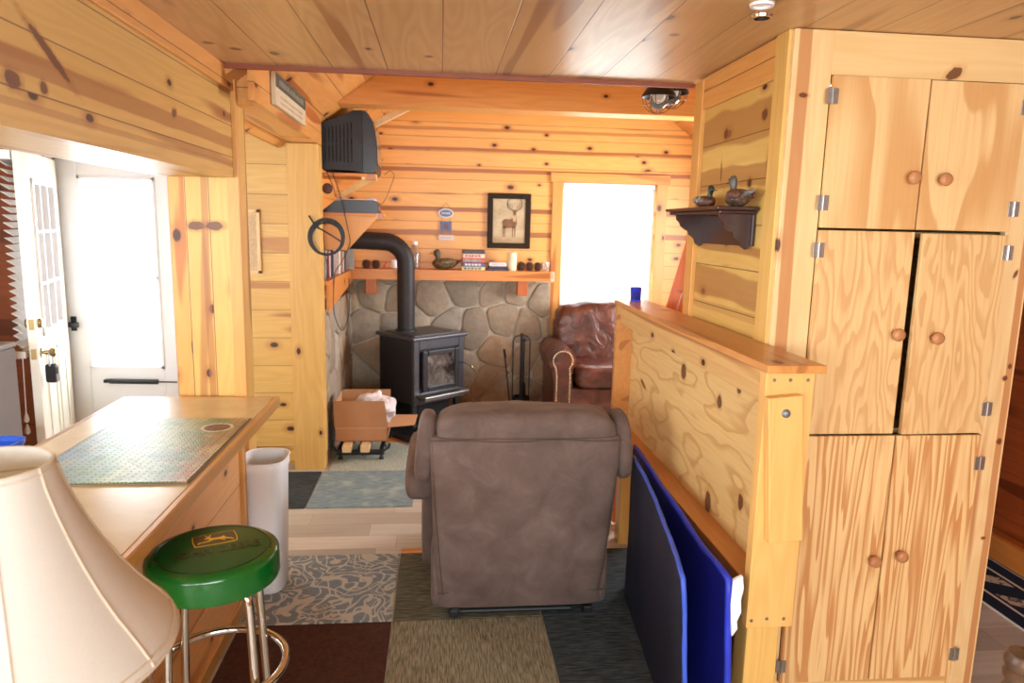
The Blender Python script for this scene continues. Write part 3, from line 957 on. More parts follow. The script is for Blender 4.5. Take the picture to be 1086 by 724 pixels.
bm = B(); box(bm, -.785, -.762, 1.40, 3.405, .872, .9205, .005); box(bm, -1.475, -1.455, 1.40, 3.405, .872, .9205, .005)
box(bm, -1.455, -.785, 3.385, 3.405, .872, .9205, .005); box(bm, -1.455, -.785, 1.40, 1.42, .872, .9205, .005)
obj('edge_moulding', bm, M_edge, ct)
bb = thing('bar_cabinet', 'pine panelled bar base standing under the cream laminate countertop', 'cabinet', (-1.13, 2.3, 0))
bm = B(); box(bm, -1.40, -.875, 1.47, 3.13, 0.0, .872); obj('body', bm, M_base, bb)
bm = B(); box(bm, -.912, -.860, 3.09, 3.145, 0, .871, .004); obj('corner_post', bm, M_trimz, bb)
bm = B(); box(bm, -.876, -.862, 1.47, 3.09, .03, .085, .003); obj('base_trim', bm, M_edge, bb)
bm = B(); box(bm, -.876, -.864, 1.47, 3.09, .80, .871, .003); obj('top_trim', bm, M_edge, bb)

# jigsaw puzzle on its board
t = NT('puzzle_print')
v, o = t.xyz()
n1 = t.noise(v, 6.0, 4.0, 0.6, 0.6)
n2 = t.noise(v, 22.0, 3.0, 0.6)
gx = t.math('ADD', t.math('MULTIPLY', o[0], 1.6), t.math('ADD', 0.5, t.math('MULTIPLY', t.math('SUBTRACT', n1, 0.5), 0.7)))
c = t.ramp(gx, [(0.0, srgb(130, 156, 176)), (0.2, srgb(150, 174, 172)), (0.38, srgb(128, 158, 116)), (0.55, srgb(170, 180, 124)), (0.72, srgb(120, 140, 104)), (0.88, srgb(176, 132, 92)), (1.0, srgb(206, 186, 140))])
c = t.mix(t.math('MULTIPLY', t.step(n2, 0.45, 0.65), 0.5), c, srgb(88, 122, 84))
n3 = t.noise(v, 13.0, 2.0, 0.5, 0.4)
c = t.mix(t.math('MULTIPLY', t.step(n3, 0.56, 0.68), 0.5), c, srgb(188, 176, 132))
dx = t.math('SUBTRACT', o[0], 0.17); dy = t.math('SUBTRACT', o[1], 0.235)
rr_ = t.math('SQRT', t.math('ADD', t.math('MULTIPLY', dx, dx), t.math('MULTIPLY', dy, dy)))
c = t.mix(t.math('SUBTRACT', 1.0, t.step(rr_, 0.045, 0.052)), c, srgb(106, 52, 40))
c = t.mix(t.math('SUBTRACT', 1.0, t.step(t.math('ABSOLUTE', t.math('SUBTRACT', rr_, 0.056)), 0.004, 0.008)), c, srgb(206, 206, 180))
# interlocking piece outlines
wv = t.math('MULTIPLY', t.math('SINE', t.math('MULTIPLY', o[0], 2 * PI / 0.025 )), 0.0032)
wu = t.math('MULTIPLY', t.math('SINE', t.math('MULTIPLY', o[1], 2 * PI / 0.025 )), 0.0032)
def cut(a, s):
    q = t.math('FRACT', t.math('DIVIDE', t.math('ADD', a, 5.0), s))
    return t.math('MULTIPLY', t.math('MINIMUM', q, t.math('SUBTRACT', 1.0, q)), s)
ed = t.math('MINIMUM', cut(t.math('ADD', o[0], wu), 0.025), cut(t.math('ADD', o[1], wv), 0.025))
em = t.step(ed, 0.0004, 0.0024)
c = t.mix(t.math('MULTIPLY', t.math('SUBTRACT', 1.0, em), 0.75), c, srgb(44, 54, 48))
t.bump(t.math('ADD', t.math('MULTIPLY', n2, 0.25), em), 0.6, 0.003)
M_puz = t.done(c, 0.38, spec=0.5)
pz = thing('jigsaw_puzzle', 'finished jigsaw puzzle lying on the cream bar countertop', 'puzzle', (-1.055, 2.61, .92))
bm = B(); box(bm, -1.325, -.788, 2.225, 2.995, .9206, .925, .001, 1); obj('backing_board', bm, plain('grey_board', srgb(120, 110, 90), .7), pz)
bm = B(); box(bm, -1.315, -.798, 2.235, 2.985, .925, .928); obj('puzzle_pieces', bm, M_puz, pz)

# ------------------------------------------------------------------ bar stool
M_green2 = plain('green_vinyl', srgb(12, 92, 30), 0.2, var=0.05, spec=0.6)
M_green3 = plain('dark_green_top', srgb(16, 84, 34), 0.32, var=0.05, spec=0.25)
M_yel = plain('emblem_yellow', srgb(222, 184, 48), 0.35, var=0.02)
M_emb = plain('emblem_dark', srgb(34, 20, 14), 0.3, var=0.02)
M_ltr = plain('seat_lettering', srgb(10, 40, 16), 0.3, var=0.02)
sx, sy, sz = -.645, 1.985, .82
st = thing('bar_stool', 'round green padded bar stool with chrome legs beside the bar counter', 'stool', (sx, sy, 0))
bm = B()
lathe(bm, [(.02, .728), (.170, .728), (.179, .732), (.182, .740), (.182, .798), (.179, .808), (.170, .8145), (.150, .8185)], (sx, sy, 0), 56)
obj('seat', bm, M_green2, st, smooth=40)
bm = B(); lathe(bm, [(.002, .8175), (.002, .8215), (.146, .8195), (.1515, .8185), (.1515, .8175)], (sx, sy, 0), 56)
top = obj('seat_top', bm, M_green3, st, smooth=40)
bm = B(); tube(bm, [(sx + .152 * math.cos(2 * PI * k / 56), sy + .152 * math.sin(2 * PI * k / 56), .8186) for k in range(56)], .0022, 6, closed=True)
obj('piping', bm, M_ltr, top)
EM = Matrix.Translation((sx, sy, .8216)) @ Matrix.Rotation(math.radians(24), 4, 'Z')
def shield(w, h, r=.012, n=6):
    p = []
    for k in range(n + 1):
        u = k / n * 2 - 1
        p.append((u * w * .97, -h * (1 - .10 * u * u)))
    for k in range(n + 1):
        u = k / n * 2 - 1
        p.append((w * (1 + .05 * (1 - u * u)), h * u * .88))
    for k in range(n + 1):
        u = 1 - k / n * 2
        p.append((u * w * .97, h * (1 - .10 * u * u)))
    for k in range(n + 1):
        u = 1 - k / n * 2
        p.append((-w * (1 + .05 * (1 - u * u)), h * u * .88))
    q = []
    for a in p:
        if not q or math.hypot(a[0] - q[-1][0], a[1] - q[-1][1]) > 1e-4: q.append(a)
    return q
T2 = EM @ Matrix.Translation((0.012, .055, 0))
bm = B(); prism(bm, shield(.058, .040), -.002, .0004, 'z', T2); obj('emblem_border', bm, M_yel, top)
bm = B(); prism(bm, shield(.0555, .0375), -.002, .0008, 'z', T2); obj('emblem_field', bm, M_emb, top)
deer = [(-.62, .30), (-.50, .42), (-.40, .46), (-.52, .86), (-.44, .84), (-.36, .56), (-.20, .90), (-.14, .86), (-.26, .50), (-.22, .36), (-.08, .24), (.18, .22), (.42, .24), (.52, .36), (.60, .34), (.58, .20),
        (.66, .02), (.96, -.26), (1.08, -.52), (.98, -.50), (.86, -.32), (.56, -.14), (.40, -.10), (.60, -.36), (.52, -.40), (.28, -.12), (.06, -.06), (-.16, -.10), (-.44, -.26), (-.86, -.30), (-1.0, -.46), (-1.04, -.36), (-.92, -.20), (-.50, -.14), (-.30, .02), (-.36, .22), (-.50, .22)]
bm = B(); prism(bm, [(a * .047, b * .040 - .005) for a, b in deer], .0004, .0012, 'z', T2)
bmesh.ops.triangulate(bm, faces=bm.faces[:])
obj('emblem_deer', bm, M_yel, top)
bm = B(); text_bm(bm, 'JOHN DEERE', .044, EM @ Matrix.Translation((0.01, -.024, .0006)) @ Matrix.Diagonal((.92, 1.35, 1, 1)), .0005, bold=.0003)
obj('lettering', bm, M_ltr, top)
for k in range(4):
    a = math.radians(53 + 90 * k)
    ca, sa = math.cos(a), math.sin(a)
    pr = [(.06, .722), (.115, .722), (.138, .712), (.148, .69), (.152, .64), (.162, .45), (.178, .18), (.188, .025)]
    bm = B(); tube(bm, curve_pts([(sx + r * ca, sy + r * sa, z) for r, z in pr], 5), .0125, 12)
    lg = obj('leg', bm, M_chrome, st, smooth=60)
    bm = B(); lathe(bm, [(.013, .032), (.017, .03), (.018, 0.0085), (.01, 0.0085)], (sx + .188 * ca, sy + .188 * sa, .0), 12); obj('foot_cap', bm, M_black, lg)
bm = B(); tube(bm, [(sx + .19 * math.cos(2 * PI * k / 64), sy + .19 * math.sin(2 * PI * k / 64), .45) for k in range(64)], .0125, 12, closed=True)
obj('foot_ring', bm, M_chrome, st, smooth=60)
bm = B(); lathe(bm, [(.02, .715), (.12, .715), (.12, .729), (.02, .729)], (sx, sy, 0), 32); obj('seat_plate', bm, M_black, st)

# ------------------------------------------------------------------ table lamp on a small side table, closest to the camera
lx, ly = -.687, 1.10
t = NT('linen_shade')
v, o = t.xyz()
f = t.noise(t.vec(t.math('MULTIPLY', o[0], 300.0), t.math('MULTIPLY', o[1], 300.0), t.math('MULTIPLY', o[2], 900.0)), 1.0, 2.0)
c = t.ramp(f, [(0.3, srgb(224, 221, 212)), (0.7, srgb(234, 231, 222))])
t.done(c, 0.85, spec=0.2)
tr = t.n('ShaderNodeBsdfTranslucent'); tr.inputs['Color'].default_value = srgb(230, 214, 190)
mx = t.n('ShaderNodeMixShader'); mx.inputs[0].default_value = 0.25
t.l(t.bs.outputs[0], mx.inputs[1]); t.l(tr.outputs[0], mx.inputs[2]); t.l(mx.outputs[0], t.t.nodes['Material Output'].inputs['Surface'])
M_shade = t.m
M_shtrim = plain('shade_trim', srgb(216, 204, 182), .8, var=.03)
lp = thing('table_lamp', 'white bell shaped fabric lamp shade in the near left corner on a side table', 'lamp', (lx, ly, .62))
prof = [(1.06, .252), (1.068, .250), (1.10, .228), (1.14, .197), (1.18, .171), (1.22, .149), (1.26, .130), (1.30, .113), (1.34, .099), (1.376, .090)]
bm = B()
lathe(bm, [(r, z) for z, r in prof] + [(r - .003, z) for z, r in reversed(prof)] , (lx, ly, 0), 64, cap=False)
sh = obj('lamp_shade', bm, M_shade, lp, smooth=60)
bm = B()
for z, r in ((1.061, .253), (1.073, .248), (1.375, .0908), (1.366, .0935)):
    tube(bm, [(lx + r * math.cos(2 * PI * k / 64), ly + r * math.sin(2 * PI * k / 64), z) for k in range(64)], .0028 if z < 1.3 else .002, 6, closed=True)
for k in range(8):
    a = math.radians(-56 + 45 * k)
    tube(bm, [(lx + (r + .001) * math.cos(a), ly + (r + .001) * math.sin(a), z) for z, r in prof], .0022, 6)
obj('shade_binding', bm, M_shtrim, sh, smooth=60)
bm = B()
for k in range(3):
    a = 2 * PI * k / 3
    tube(bm, [(lx, ly, 1.362), (lx + .09 * math.cos(a), ly + .09 * math.sin(a), 1.372)], .0015, 6)
lathe(bm, [(.003, 1.38), (.008, 1.37), (.004, 1.355)], (lx, ly, 0), 10)
obj('shade_spider', bm, M_brass, lp)
bm = B(); lathe(bm, [(.09, .62), (.09, .635), (.05, .655), (.03, .68), (.055, .74), (.062, .80), (.045, .88), (.02, .95), (.012, 1.0), (.012, 1.12)], (lx, ly, 0), 32)
obj('base', bm, plain('lamp_ceramic', srgb(180, 168, 140), .3), lp, smooth=60)
bm = B(); ball(bm, (lx, ly, 1.18), .03, sc=(1, 1, 1.3)); tube(bm, [(lx, ly, 1.1), (lx, ly, 1.36)], .004, 6); obj('bulb', bm, M_white, lp, smooth=180)
tb = thing('side_table', 'small round wooden side table under the bell shaped lamp', 'table', (lx, ly, 0))
bm = B(); lathe(bm, [(.01, .59), (.235, .59), (.245, .60), (.245, .612), (.235, .62), (.01, .62)], (lx, ly, 0), 40); obj('tabletop', bm, M_edge, tb)
for k in range(3):
    a = 2 * PI * k / 3 + .4
    bm = B(); tube(bm, [(lx + .14 * math.cos(a), ly + .14 * math.sin(a), .59), (lx + .19 * math.cos(a), ly + .19 * math.sin(a), 0)], [.02, .014], 10); obj('leg', bm, M_edge, tb)

# ------------------------------------------------------------------ trash can
M_bin = plain('white_plastic', srgb(250, 252, 255), .35, var=.01)
tc_ = thing('trash_can', 'tall white plastic trash can on the floor at the end of the bar', 'trash can', (-.815, 3.29, .0085))
bm = B()
S = [(0.0085, .070, .090), (.02, .082, .102), (.60, .098, .120), (.615, .104, .126), (.65, .104, .126), (.655, .101, .123)]
loft(bm, [(z, -.815, 3.29, a, b, 3.2) for z, a, b in S] + [(z, -.815, 3.29, a - .006, b - .006, 3.2) for z, a, b in ((.655, .101, .123), (.60, .098, .12), (.02, .082, .102))], 48)
obj('body', bm, M_bin, tc_, smooth=50)
bm = B()
pts = []
for k in range(48):
    a = 2 * PI * k / 48
    pts.append((-.815 + .103 * math.copysign(abs(math.cos(a)) ** .625, math.cos(a)), 3.29 + .125 * math.copysign(abs(math.sin(a)) ** .625, math.sin(a)), .655))
tube(bm, pts, .005, 8, closed=True)
obj('rim', bm, M_bin, tc_, smooth=60)

# ------------------------------------------------------------------ recliner seen from behind
t = NT('taupe_microfiber')
v, o = t.xyz()
f1 = t.noise(v, 7.0, 4.0, 0.6, 0.5)
f2 = t.noise(v, 120.0, 2.0)
c = t.ramp(f1, [(0.3, srgb(92, 76, 70)), (0.55, srgb(108, 90, 83)), (0.75, srgb(122, 103, 94))])
t.bump(t.math('ADD', t.math('MULTIPLY', f1, 0.7), t.math('MULTIPLY', f2, 0.15)), 0.25, 0.02)
t.done(c, 0.85, spec=0.2)
t.bs.inputs['Sheen Weight'].default_value = 0.2
t.bs.inputs['Sheen Roughness'].default_value = 0.4
t.bs.inputs['Sheen Tint'].default_value = srgb(200, 180, 160)
M_micro = t.m
M_seam = plain('seam_thread', srgb(84, 68, 58), .9)
rc = thing('recliner', 'taupe microfiber recliner chair seen from behind in the middle of the room', 'armchair', (.375, 3.35, 0))
# back shell: slightly tapered towards the floor
bm = B()
loft(bm, [(.055, .365, 3.03, .375, .085, 6), (.07, .365, 3.025, .383, .098, 6), (.30, .368, 3.01, .390, .105, 6), (.55, .372, 2.995, .402, .11, 6), (.72, .375, 2.985, .412, .115, 6), (.84, .376, 2.98, .418, .118, 5), (.86, .376, 2.98, .412, .113, 5)], 64)
bk = obj('backrest', bm, M_micro, rc, smooth=50)
# back flap edges and seams
bm = B()
for z in (.855,):
    tube(bm, [(-.035 + .82 * k / 20, 2.862 + .002 * math.cos(k), z + .004 * math.sin(k * .6)) for k in range(21)], .0025, 6)
tube(bm, curve_pts([(-.028, 2.90, .84), (-.012, 2.905, .5), (.02, 2.925, .13)], 8), .0022, 6)
tube(bm, curve_pts([(.78, 2.90, .84), (.762, 2.905, .5), (.715, 2.925, .13)], 8), .0022, 6)
tube(bm, [(-.005 + .75 * k / 20, 2.928, .135 + .004 * math.sin(k * .9)) for k in range(21)], .0022, 6)
obj('seam', bm, M_seam, bk)
# top roll, with a rounded crest and two side wings
bm = B()
puff(bm, (.378, 3.01, .858), (.395, .125, .112), .55, .32, 56, 22, wob=.012, seed=1)
obj('headrest', bm, M_micro, rc, smooth=180)
for s, xx in ((-1, -.060), (1, .815)):
    bm = B()
    puff(bm, (xx, 3.03, .79), (.042, .105, .155), .6, .6, 24, 16, mtx=Matrix.Translation((xx, 3.03, .79)) @ Matrix.Rotation(-.10 * s, 4, 'Y') @ Matrix.Translation((-xx, -3.03, -.79)))
    obj('wing', bm, M_micro, rc, smooth=180)
bm = B()
puff(bm, (.375, 3.22, .66), (.33, .16, .26), .45, .4, 40, 18, wob=.01, seed=4)
obj('back_cushion', bm, M_micro, rc, smooth=180)
bm = B(); box(bm, -.005, .745, 3.06, 3.86, .09, .40, .04, 3); obj('seat_box', bm, M_micro, rc, smooth=50)
bm = B(); puff(bm, (.37, 3.58, .44), (.33, .31, .10), .4, .3, 40, 16); obj('seat_cushion', bm, M_micro, rc, smooth=180)
for s, xx in ((-1, -.060), (1, .775)):
    bm = B()
    puff(bm, (xx + (.03 if s < 0 else 0), 3.55, .33), (.055, .30, .25), .3, .3, 32, 18)
    ar = obj('arm', bm, M_micro, rc, smooth=180)
    bm = B(); puff(bm, (xx - .015 if s < 0 else xx, 3.46, .56), (.085 if s < 0 else .06, .37, .10), .7, .35, 32, 16); obj('arm_pad', bm, M_micro, ar, smooth=180)
bm = B(); puff(bm, (.37, 3.90, .27), (.33, .06, .17), .35, .3, 36, 14); obj('footrest', bm, M_micro, rc, smooth=180)
for s, xx in ((-1, .000), (1, .735)):
    bm = B(); puff(bm, (xx, 3.06, .19), (.035, .12, .15), .5, .4, 20, 12); obj('base_side', bm, M_micro, rc, smooth=180)
bm = B()
tube(bm, [(.06, 2.955, .035), (.60, 2.955, .035)], .012, 10)
box(bm, .05, .09, 2.93, 3.80, .02, .05, .004); box(bm, .66, .70, 2.93, 3.80, .02, .05, .004)
lathe(bm, [(.012, -.01), (.026, -.008), (.026, .008), (.012, .01)], (.075, 2.945, .035), 14, 'y')
for x in (.07, .68):
    for y in (2.97, 3.75): lathe(bm, [(.022, .0085), (.022, .03), (.012, .03)], (x, y, 0), 12)
    box(bm, x - .015, x + .015, 3.1, 3.7, .045, .10)
obj('metal_base', bm, M_black, rc)

# ------------------------------------------------------------------ two blue padded panels leaning between recliner and bed frame
def panel(name, label, NB, NT_, FT, FB, thick, mat, medge, sag=0.0, n=28):
    NB, NT_, FT, FB = [Vector(p) for p in (NB, NT_, FT, FB)]
    c = (NB + FB) / 2
    root = thing(name, label, 'mat', (c.x, c.y, 0), 0, 'blue padded mats')
    nrm = (FB - NB).cross(NT_ - NB).normalized()
    if nrm.x < 0: nrm = -nrm
    def pt(u, w):
        b, tt = NB.lerp(FB, u), NT_.lerp(FT, u)
        p = b.lerp(tt, w)
        p += nrm * (sag * math.sin(PI * u) * w + .006 * noise.noise(Vector((u * 5, w * 3, sag * 90))))
        p.z += .010 * noise.noise(Vector((u * 9, 3.3, sag * 50))) * w
        if w == 0: p.z = 0.0085
        return p
    bm = B()
    m = 10
    for side in (0, 1):
        g = [[bm.verts.new(pt(i / n, j / m) + nrm * (thick * side)) for j in range(m + 1)] for i in range(n + 1)]
        if side == 0: g0 = g
        for i in range(n):
            for j in range(m):
                bm.faces.new((g[i][j], g[i + 1][j], g[i + 1][j + 1], g[i][j + 1]))
    rim0 = [g0[i][0] for i in range(n + 1)] + [g0[n][j] for j in range(1, m + 1)] + [g0[i][m] for i in range(n - 1, -1, -1)] + [g0[0][j] for j in range(m - 1, 0, -1)]
    rim1 = [g[i][0] for i in range(n + 1)] + [g[n][j] for j in range(1, m + 1)] + [g[i][m] for i in range(n - 1, -1, -1)] + [g[0][j] for j in range(m - 1, 0, -1)]
    for i in range(len(rim0)):
        bm.faces.new((rim0[i], rim0[(i + 1) % len(rim0)], rim1[(i + 1) % len(rim0)], rim1[i]))
    obj('padded_face', bm, mat, root, smooth=40)
    bm = B()
    pts = [pt(0, j / 12) + nrm * thick * .5 for j in range(13)] + [pt(i / n, 1) + nrm * thick * .5 for i in range(1, n + 1)]
    tube(bm, [p + Vector((0, 0, .010)) if k == 0 else p for k, p in enumerate(pts)], [thick * (.55 + .12 * noise.noise(Vector((k * .7, 0, sag * 77)))) for k in range(len(pts))], 10)
    obj('edge_binding', bm, medge, root, smooth=180)
    return root, pt, nrm
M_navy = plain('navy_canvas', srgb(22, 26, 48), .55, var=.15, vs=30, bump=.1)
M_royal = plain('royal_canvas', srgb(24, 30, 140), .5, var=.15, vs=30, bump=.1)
M_bedge = plain('bright_blue_edge', srgb(60, 92, 204), .5, var=.1)
M_bedge2 = plain('blue_edge', srgb(40, 58, 190), .5, var=.1)
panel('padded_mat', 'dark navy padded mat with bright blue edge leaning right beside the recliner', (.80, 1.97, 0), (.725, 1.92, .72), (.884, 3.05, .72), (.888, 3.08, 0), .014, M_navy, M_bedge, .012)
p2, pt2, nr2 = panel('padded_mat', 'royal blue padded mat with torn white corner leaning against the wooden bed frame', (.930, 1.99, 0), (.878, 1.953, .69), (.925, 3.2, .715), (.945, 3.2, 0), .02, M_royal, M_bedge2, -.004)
# torn white foam showing at its near top corner
bm = B()
jag = [(.0, .735), (.012, .742), (.03, .75), (.036, .71), (.03, .67), (.034, .63), (.022, .60), (.026, .575), (.010, .55), (.004, .60), (-.002, .66)]
prism(bm, [(.900 + a, b - .045) for a, b in jag], 1.944, 1.956, 'y')
obj('torn_foam', bm, plain('white_foam', srgb(236, 236, 234), .9, var=.06, vs=60, bump=.5), p2, label='torn white foam at the panel corner')

# ------------------------------------------------------------------ fold-up bed frame standing on its edge
bf = thing('bed_frame', 'wooden fold up bed frame with plywood bottom standing against the cabinet side', 'bed frame', (1.05, 2.9, 0))
bm = B(); box(bm, .962, 1.145, 1.955, 3.82, 1.337, 1.362, .003); obj('top_rail', bm, M_bedtop, bf)
bm = B(); box(bm, .966, .99, 2.0115, 3.769, 1.29, 1.3365, .002); obj('side_rail', bm, M_bedside, bf)
bm = B(); box(bm, .985, 1.02, 2.01, 3.77, 1.235, 1.29, .002); box(bm, .985, 1.02, 2.012, 2.05, .63, 1.235, .002); obj('inner_batten', bm, M_bedside, bf)
bm = B(); box(bm, 1.055, 1.068, 2.012, 3.768, .60, 1.337); obj('plywood_bottom', bm, M_plybed, bf)
bm = B(); box(bm, .966, 1.118, 1.97, 2.011, .515, 1.337, .002); eb = obj('end_board', bm, M_bedend, bf)
bm = B(); box(bm, .966, 1.118, 3.77, 3.81, .515, 1.337, .002); obj('end_board', bm, M_bedtop, bf)
bm = B(); box(bm, .968, 1.118, 2.011, 3.77, .52, .655, .003); obj('bottom_rail', bm, M_bedtop, bf)
M_screw = plain('screw_zinc', srgb(150, 140, 120), .4, .7)
for x, z in ((.992, 1.315), (1.042, 1.315), (1.097, 1.315), (.982, .54), (1.032, .545), (1.088, .543)):
    bm = B(); lathe(bm, [(.001, .0015), (.005, .0015), (.006, 0)], (x, 1.9695, z), 10, 'y')
    obj('screw', bm, M_screw, eb)
LM = Matrix.Translation((1.02, 1.95, 1.225)) @ Matrix.Rotation(math.radians(5.0), 4, 'Y').inverted() @ Matrix.Translation((-1.02, -1.95, -1.225))
bm = B(); box(bm, .965, 1.072, 1.935, 1.968, .815, 1.272, .003, mtx=LM); lg = obj('swing_leg', bm, M_bedend, bf)
bm = B(); lathe(bm, [(.001, -.010), (.008, -.009), (.0125, -.005), (.0135, 0)], (1.018, 1.935, 1.222), 16, 'y', mtx=LM); obj('bolt', bm, plain('bolt_zinc', srgb(130, 134, 140), .55, .8), lg, smooth=40)
bm = B(); box(bm, 1.0, 1.11, 2.03, 2.12, 0, .519, .004); obj('leg', bm, M_post, bf)
bm = B(); box(bm, 1.0, 1.11, 3.65, 3.74, 0, .519, .004); obj('leg', bm, M_post, bf)

# ------------------------------------------------------------------ built-in cabinet
cb = thing('storage_cabinet', 'tall built in pine cabinet with six plywood doors and round wooden knobs', 'cabinet', (1.62, 2.7, 0))
bm = B()
box(bm, 1.192, 1.21, 2.365, 3.20, .0, 2.405); box(bm, 2.06, 2.085, 2.365, 3.20, 0, 2.405)
box(bm, 1.21, 2.06, 3.18, 3.20, 0, 2.405); box(bm, 1.21, 2.06, 2.37, 3.18, .03, .05)
for z in (1.02, 1.75): box(bm, 1.21, 2.06, 2.42, 3.18, z - .01, z + .01)
obj('carcass', bm, M_plybed, cb)
bm = B(); box(bm, 1.150, 1.287, 2.34, 2.365, 0, 2.408, .002); obj('stile', bm, M_stile, cb)
bm = B(); box(bm, 1.985, 2.092, 2.34, 2.365, 0, 2.408, .002); obj('stile', bm, M_stile, cb)
bm = B(); box(bm, 1.287, 1.985, 2.34, 2.365, 2.268, 2.408, .002); obj('top_rail', bm, M_rail, cb)
bm = B(); box(bm, 1.287, 1.985, 2.345, 2.365, 0, .058, .002); obj('toe_rail', bm, M_rail, cb)
def knob(bm, x, z, y):
    lathe(bm, [(.009, 0), (.010, -.012), (.014, -.018), (.021, -.026), (.0225, -.033), (.019, -.040), (.010, -.043), (.001, -.0435)], (x, y, z), 24, 'y')
def hinge_bm(x, z, y):
    bm = B()
    box(bm, x - .020, x - .002, y - .003, y, z - .025, z + .025, .0008, 1)
    box(bm, x + .002, x + .020, y - .003, y, z - .025, z + .025, .0008, 1)
    lathe(bm, [(.004, -.026), (.004, .026)], (x, y - .004, z), 10)
    for dx in (-.012, .012):
        for dz in (-.014, .014): lathe(bm, [(.001, -.0042), (.003, -.004), (.0035, -.003)], (x + dx, y, z + dz), 8, 'y')
    return bm
doors = [
    (1.288, 1.628, 1.768, 2.264, M_ply, (1.587, 1.941), 1.286, (2.197, 1.851), 0),
    (1.634, 1.983, 1.768, 2.262, M_ply, (1.700, 1.938), 1.985, (2.186, 1.846), 0),
    (1.288, 1.632, 1.040, 1.760, M_plymid, (1.593, 1.405), 1.286, (1.692, 1.11), 0),
    (1.655, 1.983, 1.040, 1.756, M_plymid, (1.731, 1.395), 1.985, (1.695, 1.13), 2.2),
    (1.288, 1.642, .062, 1.032, M_plylow, (1.600, .560), 1.286, (.93, .134), 0),
    (1.648, 1.983, .062, 1.032, M_plylow, (1.703, .577), 1.985, (.924, .155), 0)]
for x0, x1, z0, z1, m, kn, hx_, hz, opn in doors:
    left = hx_ < 1.5
    DMx = Matrix.Translation((hx_, 2.339, 0)) @ Matrix.Rotation(math.radians(opn) * (1 if not left else -1), 4, 'Z') @ Matrix.Translation((-hx_, -2.339, 0))
    bm = B(); box(bm, x0, x1, 2.320, 2.3385, z0, z1, .0015, 1, mtx=DMx)
    d = obj('door', bm, m, cb)
    bm = B(); knob(bm, kn[0], kn[1], 2.3205); bmesh.ops.transform(bm, matrix=DMx, verts=bm.verts); obj('knob', bm, M_knob, d, smooth=180)
    for z in hz:
        bm = hinge_bm(hx_, z, 2.3195)
        obj('hinge', bm, M_steel, d)

# ------------------------------------------------------------------ little wall shelf with two decoy ducks
M_choc = plain('chocolate_wood', srgb(62, 38, 32), .3, var=.15, vs=20)
ws_ = thing('wall_shelf', 'small dark brown wooden bracket shelf on the partition wall above the bed frame', 'shelf', (1.155, 2.8, 1.69))
bm = B(); box(bm, .990, 1.150, 2.50, 3.10, 1.825, 1.839, .004); box(bm, 1.005, 1.150, 2.515, 3.085, 1.812, 1.825, .005); obj('shelf_board', bm, M_choc, ws_)
bm = B(); box(bm, 1.140, 1.152, 2.53, 3.07, 1.695, 1.812, .002); obj('back_board', bm, M_choc, ws_)
pr = [(0, 0), (0, -.125), (-.012, -.130), (-.028, -.118), (-.034, -.100), (-.045, -.090), (-.060, -.082), (-.066, -.066), (-.082, -.058), (-.098, -.046), (-.104, -.030), (-.118, -.018), (-.120, 0)]
for y in (2.555, 3.03):
    bm = B(); prism(bm, [(1.142 + a, 1.812 + b) for a, b in pr], y, y + .018, 'y'); obj('bracket', bm, M_choc, ws_)
def duck(label, x, y, z, rot, s, cols, cat='decoy', group=None):
    """Local axes: +x is the way the duck faces."""
    r = thing('duck_decoy', label, cat, (x, y, z), rot, group)
    mb, mh, mw, mt, mk = cols
    bm = B()
    loft(bm, [(-.62 * s, .0, .34 * s, .02 * s, .015 * s, 2), (-.52 * s, 0, .30 * s, .10 * s, .07 * s, 2), (-.35 * s, 0, .24 * s, .20 * s, .16 * s, 2.2), (-.10 * s, 0, .22 * s, .26 * s, .22 * s, 2.4),
              (.15 * s, 0, .22 * s, .25 * s, .215 * s, 2.3), (.35 * s, 0, .22 * s, .18 * s, .18 * s, 2.1), (.46 * s, 0, .23 * s, .08 * s, .09 * s, 2), (.48 * s, 0, .23 * s, .01 * s, .01 * s, 2)], 24, 'x')
    obj('body', bm, mb, r, world=False, smooth=180)
    bm = B()
    loft(bm, [(.30 * s, .22 * s, 0, .13 * s, .12 * s, 2), (.42 * s, .25 * s, 0, .10 * s, .09 * s, 2), (.50 * s, .27 * s, 0, .09 * s, .08 * s, 2), (.58 * s, .30 * s, 0, .13 * s, .10 * s, 2), (.67 * s, .31 * s, 0, .14 * s, .105 * s, 2), (.76 * s, .29 * s, 0, .09 * s, .07 * s, 2), (.79 * s, .28 * s, 0, .02 * s, .02 * s, 2)], 18, 'z')
    hd = obj('head', bm, mh, r, world=False, smooth=180)
    bm = B(); loft(bm, [(.40 * s, 0, .63 * s, .06 * s, .045 * s, 2), (.50 * s, 0, .61 * s, .065 * s, .025 * s, 2), (.60 * s, 0, .60 * s, .06 * s, .015 * s, 2), (.63 * s, 0, .60 * s, .02 * s, .008 * s, 2)], 14, 'x')
    obj('bill', bm, mk, hd, world=False, smooth=180)
    bm = B(); ball(bm, (.37 * s, .085 * s, .69 * s), .018 * s, 8, 6); ball(bm, (.37 * s, -.085 * s, .69 * s), .018 * s, 8, 6); obj('eyes', bm, M_black, hd, world=False, smooth=180)
    for q in (1, -1):
        bm = B(); puff(bm, (-.14 * s, .215 * s * q, .29 * s), (.34 * s, .06 * s, .12 * s), .8, .8, 20, 12); obj('wing', bm, mw, r, world=False, smooth=180)
    bm = B(); loft(bm, [(-.74 * s, 0, .36 * s, .05 * s, .01 * s, 2), (-.60 * s, 0, .345 * s, .10 * s, .03 * s, 2), (-.45 * s, 0, .32 * s, .12 * s, .05 * s, 2)], 14, 'x'); obj('tail', bm, mt, r, world=False, smooth=180)
    return r
